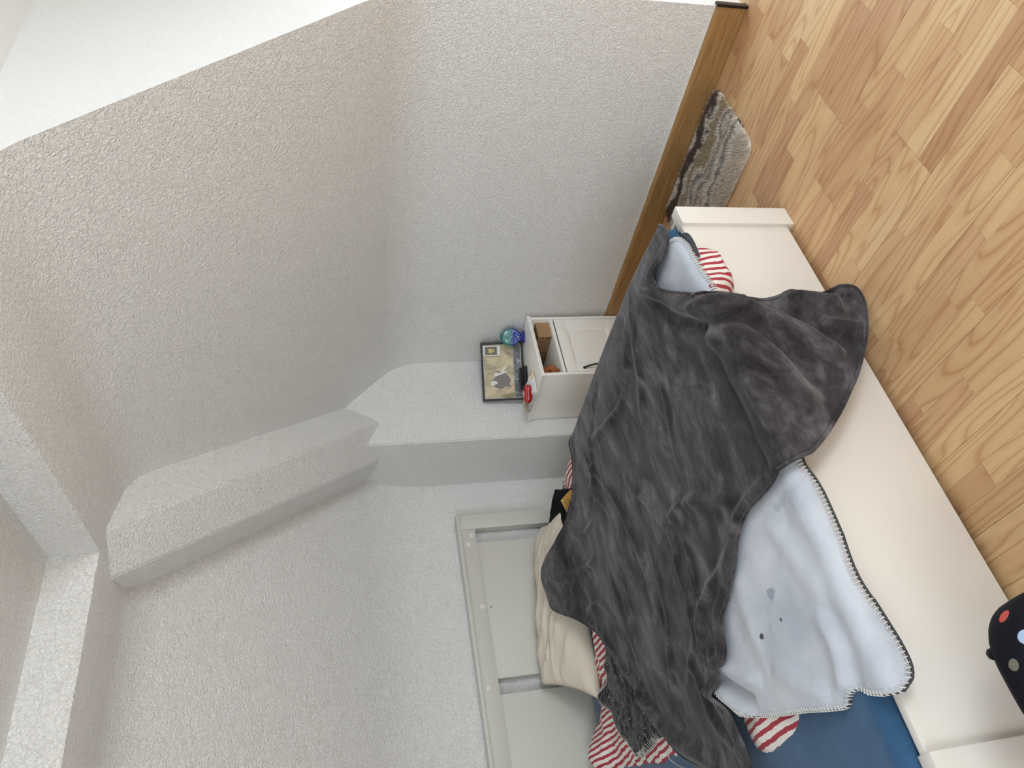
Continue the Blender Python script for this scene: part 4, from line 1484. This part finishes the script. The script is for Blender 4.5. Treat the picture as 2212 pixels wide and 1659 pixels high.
# ------------------------------------------------------------------ dotted backpack in front of the footboard
t = NT('dotted_canvas')
vor = t.n('ShaderNodeTexVoronoi', Scale=17.0, Randomness=0.75)
t.l(t.pos(loc=(0.013, 0.021, 0.008)), vor.inputs['Vector'])
dm = t.ramp(vor.outputs['Distance'], [(0.0, (1, 1, 1, 1)), (0.22, (1, 1, 1, 1)), (0.235, (0, 0, 0, 1))])
sepc = t.n('ShaderNodeSeparateColor')
t.l(vor.outputs['Color'], sepc.inputs[0])
dc = t.ramp(sepc.outputs[0], [(0.0, srgb(206, 90, 82)), (0.2, srgb(164, 184, 214)), (0.4, srgb(214, 220, 188)), (0.6, srgb(200, 164, 84)), (0.8, srgb(120, 116, 104))], 'CONSTANT')
c = t.mix(dm, srgb(15, 17, 26), dc)
M['dotted'] = t.set(c, 0.8, t.bump(t.noise(t.pos(), 600, 2), 0.2, 0.001), 0.2)
M['navy'] = plain('navy_webbing', srgb(13, 14, 21), 0.8, 0.2, 0.2, 500)
bp = tag(empty('backpack', (-2.325, -2.32, 0)), 'navy backpack with coloured dots standing in front of the footboard', 'backpack')


def loft(name, secs, mat, parent, n=40, ex=0.55):
    """stack of superellipse sections (cx, cy, z, rx, ry)"""
    V, Fc = [], []
    for cx, cy, z, rx, ry in secs:
        for k in range(n):
            a = 2 * math.pi * k / n
            ca_, sa_ = math.cos(a), math.sin(a)
            V.append((cx + rx * math.copysign(abs(ca_) ** ex, ca_), cy + ry * math.copysign(abs(sa_) ** ex, sa_), z))
    for i in range(len(secs) - 1):
        for k in range(n):
            Fc.append((i * n + k, i * n + (k + 1) % n, (i + 1) * n + (k + 1) % n, (i + 1) * n + k))
    Fc.append(tuple(range(n - 1, -1, -1)))
    Fc.append(tuple((len(secs) - 1) * n + k for k in range(n)))
    return mesh(name, V, Fc, mat, parent, True)


bx, by = -2.325, -2.315
secs = []
for u in [k / 22 for k in range(23)]:
    z = 0.001 + 0.350 * u
    topf = 1.0 if u < 0.62 else math.sqrt(max(0.0, 1 - ((u - 0.62) / 0.385) ** 2))
    bot = 1.0 if u > 0.06 else 0.86 + 0.14 * math.sqrt(u / 0.06)
    secs.append((bx + 0.004 * math.sin(u * 5), by, z, 0.150 * bot * max(0.18, topf) * (1 + 0.03 * math.sin(u * 9)), 0.095 * bot * max(0.22, topf) * (1.0 - 0.12 * u)))
loft('main_body', secs, M['dotted'], bp)
sec2 = []
for u in [k / 12 for k in range(13)]:
    f = math.sqrt(max(0.02, 1 - (2 * u - 1) ** 6))
    sec2.append((bx, by - 0.085, 0.03 + 0.20 * u, 0.115 * f, 0.045 * f))
loft('front_pocket', sec2, M['dotted'], bp)


def arch(z0, yoff, k_, zt):
    pts = []
    for q_ in range(25):
        a = math.pi * q_ / 24
        pts.append((bx + k_ * math.cos(a), by + yoff, z0 + (zt - z0) * math.sin(a) ** 0.7))
    return pts


def on_body(x, z, side=-1):
    for i in range(len(secs) - 1):
        if secs[i][2] <= z <= secs[i + 1][2]:
            w_ = (z - secs[i][2]) / (secs[i + 1][2] - secs[i][2])
            rx = secs[i][3] * (1 - w_) + secs[i + 1][3] * w_
            ry = secs[i][4] * (1 - w_) + secs[i + 1][4] * w_
            uu_ = min(1, abs((x - bx) / rx)) ** (1 / 0.55)
            return by + side * ry * max(0.0, 1 - uu_ * uu_) ** (0.55 / 2)
    return by


zip_pts = []
for q_ in range(29):
    a = math.pi * q_ / 28
    x = bx + 0.118 * math.cos(a)
    z = 0.16 + 0.135 * math.sin(a) ** 0.8
    zip_pts.append((x, on_body(x, z) - 0.001, z))
tube('zip', zip_pts, 0.005, M['blackplastic'], bp, 8)
zp2 = []
for q_ in range(29):
    a = math.pi * q_ / 28
    x = bx + 0.128 * math.cos(a)
    z = 0.17 + 0.15 * math.sin(a) ** 0.8
    zp2.append((x, on_body(x, z) - 0.0005, z))
tube('piping', zp2, 0.0028, M['navy'], bp, 6)
pz = Vector(zip_pts[20]) + Vector((0, -0.006, 0))
tube('zip_pull', [pz, pz + Vector((0.004, -0.008, 0.012)), pz + Vector((0.010, -0.010, 0.030))], 0.0028, M['blackplastic'], bp, 8)
for s_ in (-1, 1):
    tube('shoulder_strap', [(bx + s_ * 0.06, by + 0.070, 0.295), (bx + s_ * 0.075, by + 0.115, 0.26), (bx + s_ * 0.085, by + 0.118, 0.20), (bx + s_ * 0.10, by + 0.105, 0.06)], [0.010, 0.012, 0.012, 0.008], M['navy'], bp, 8)
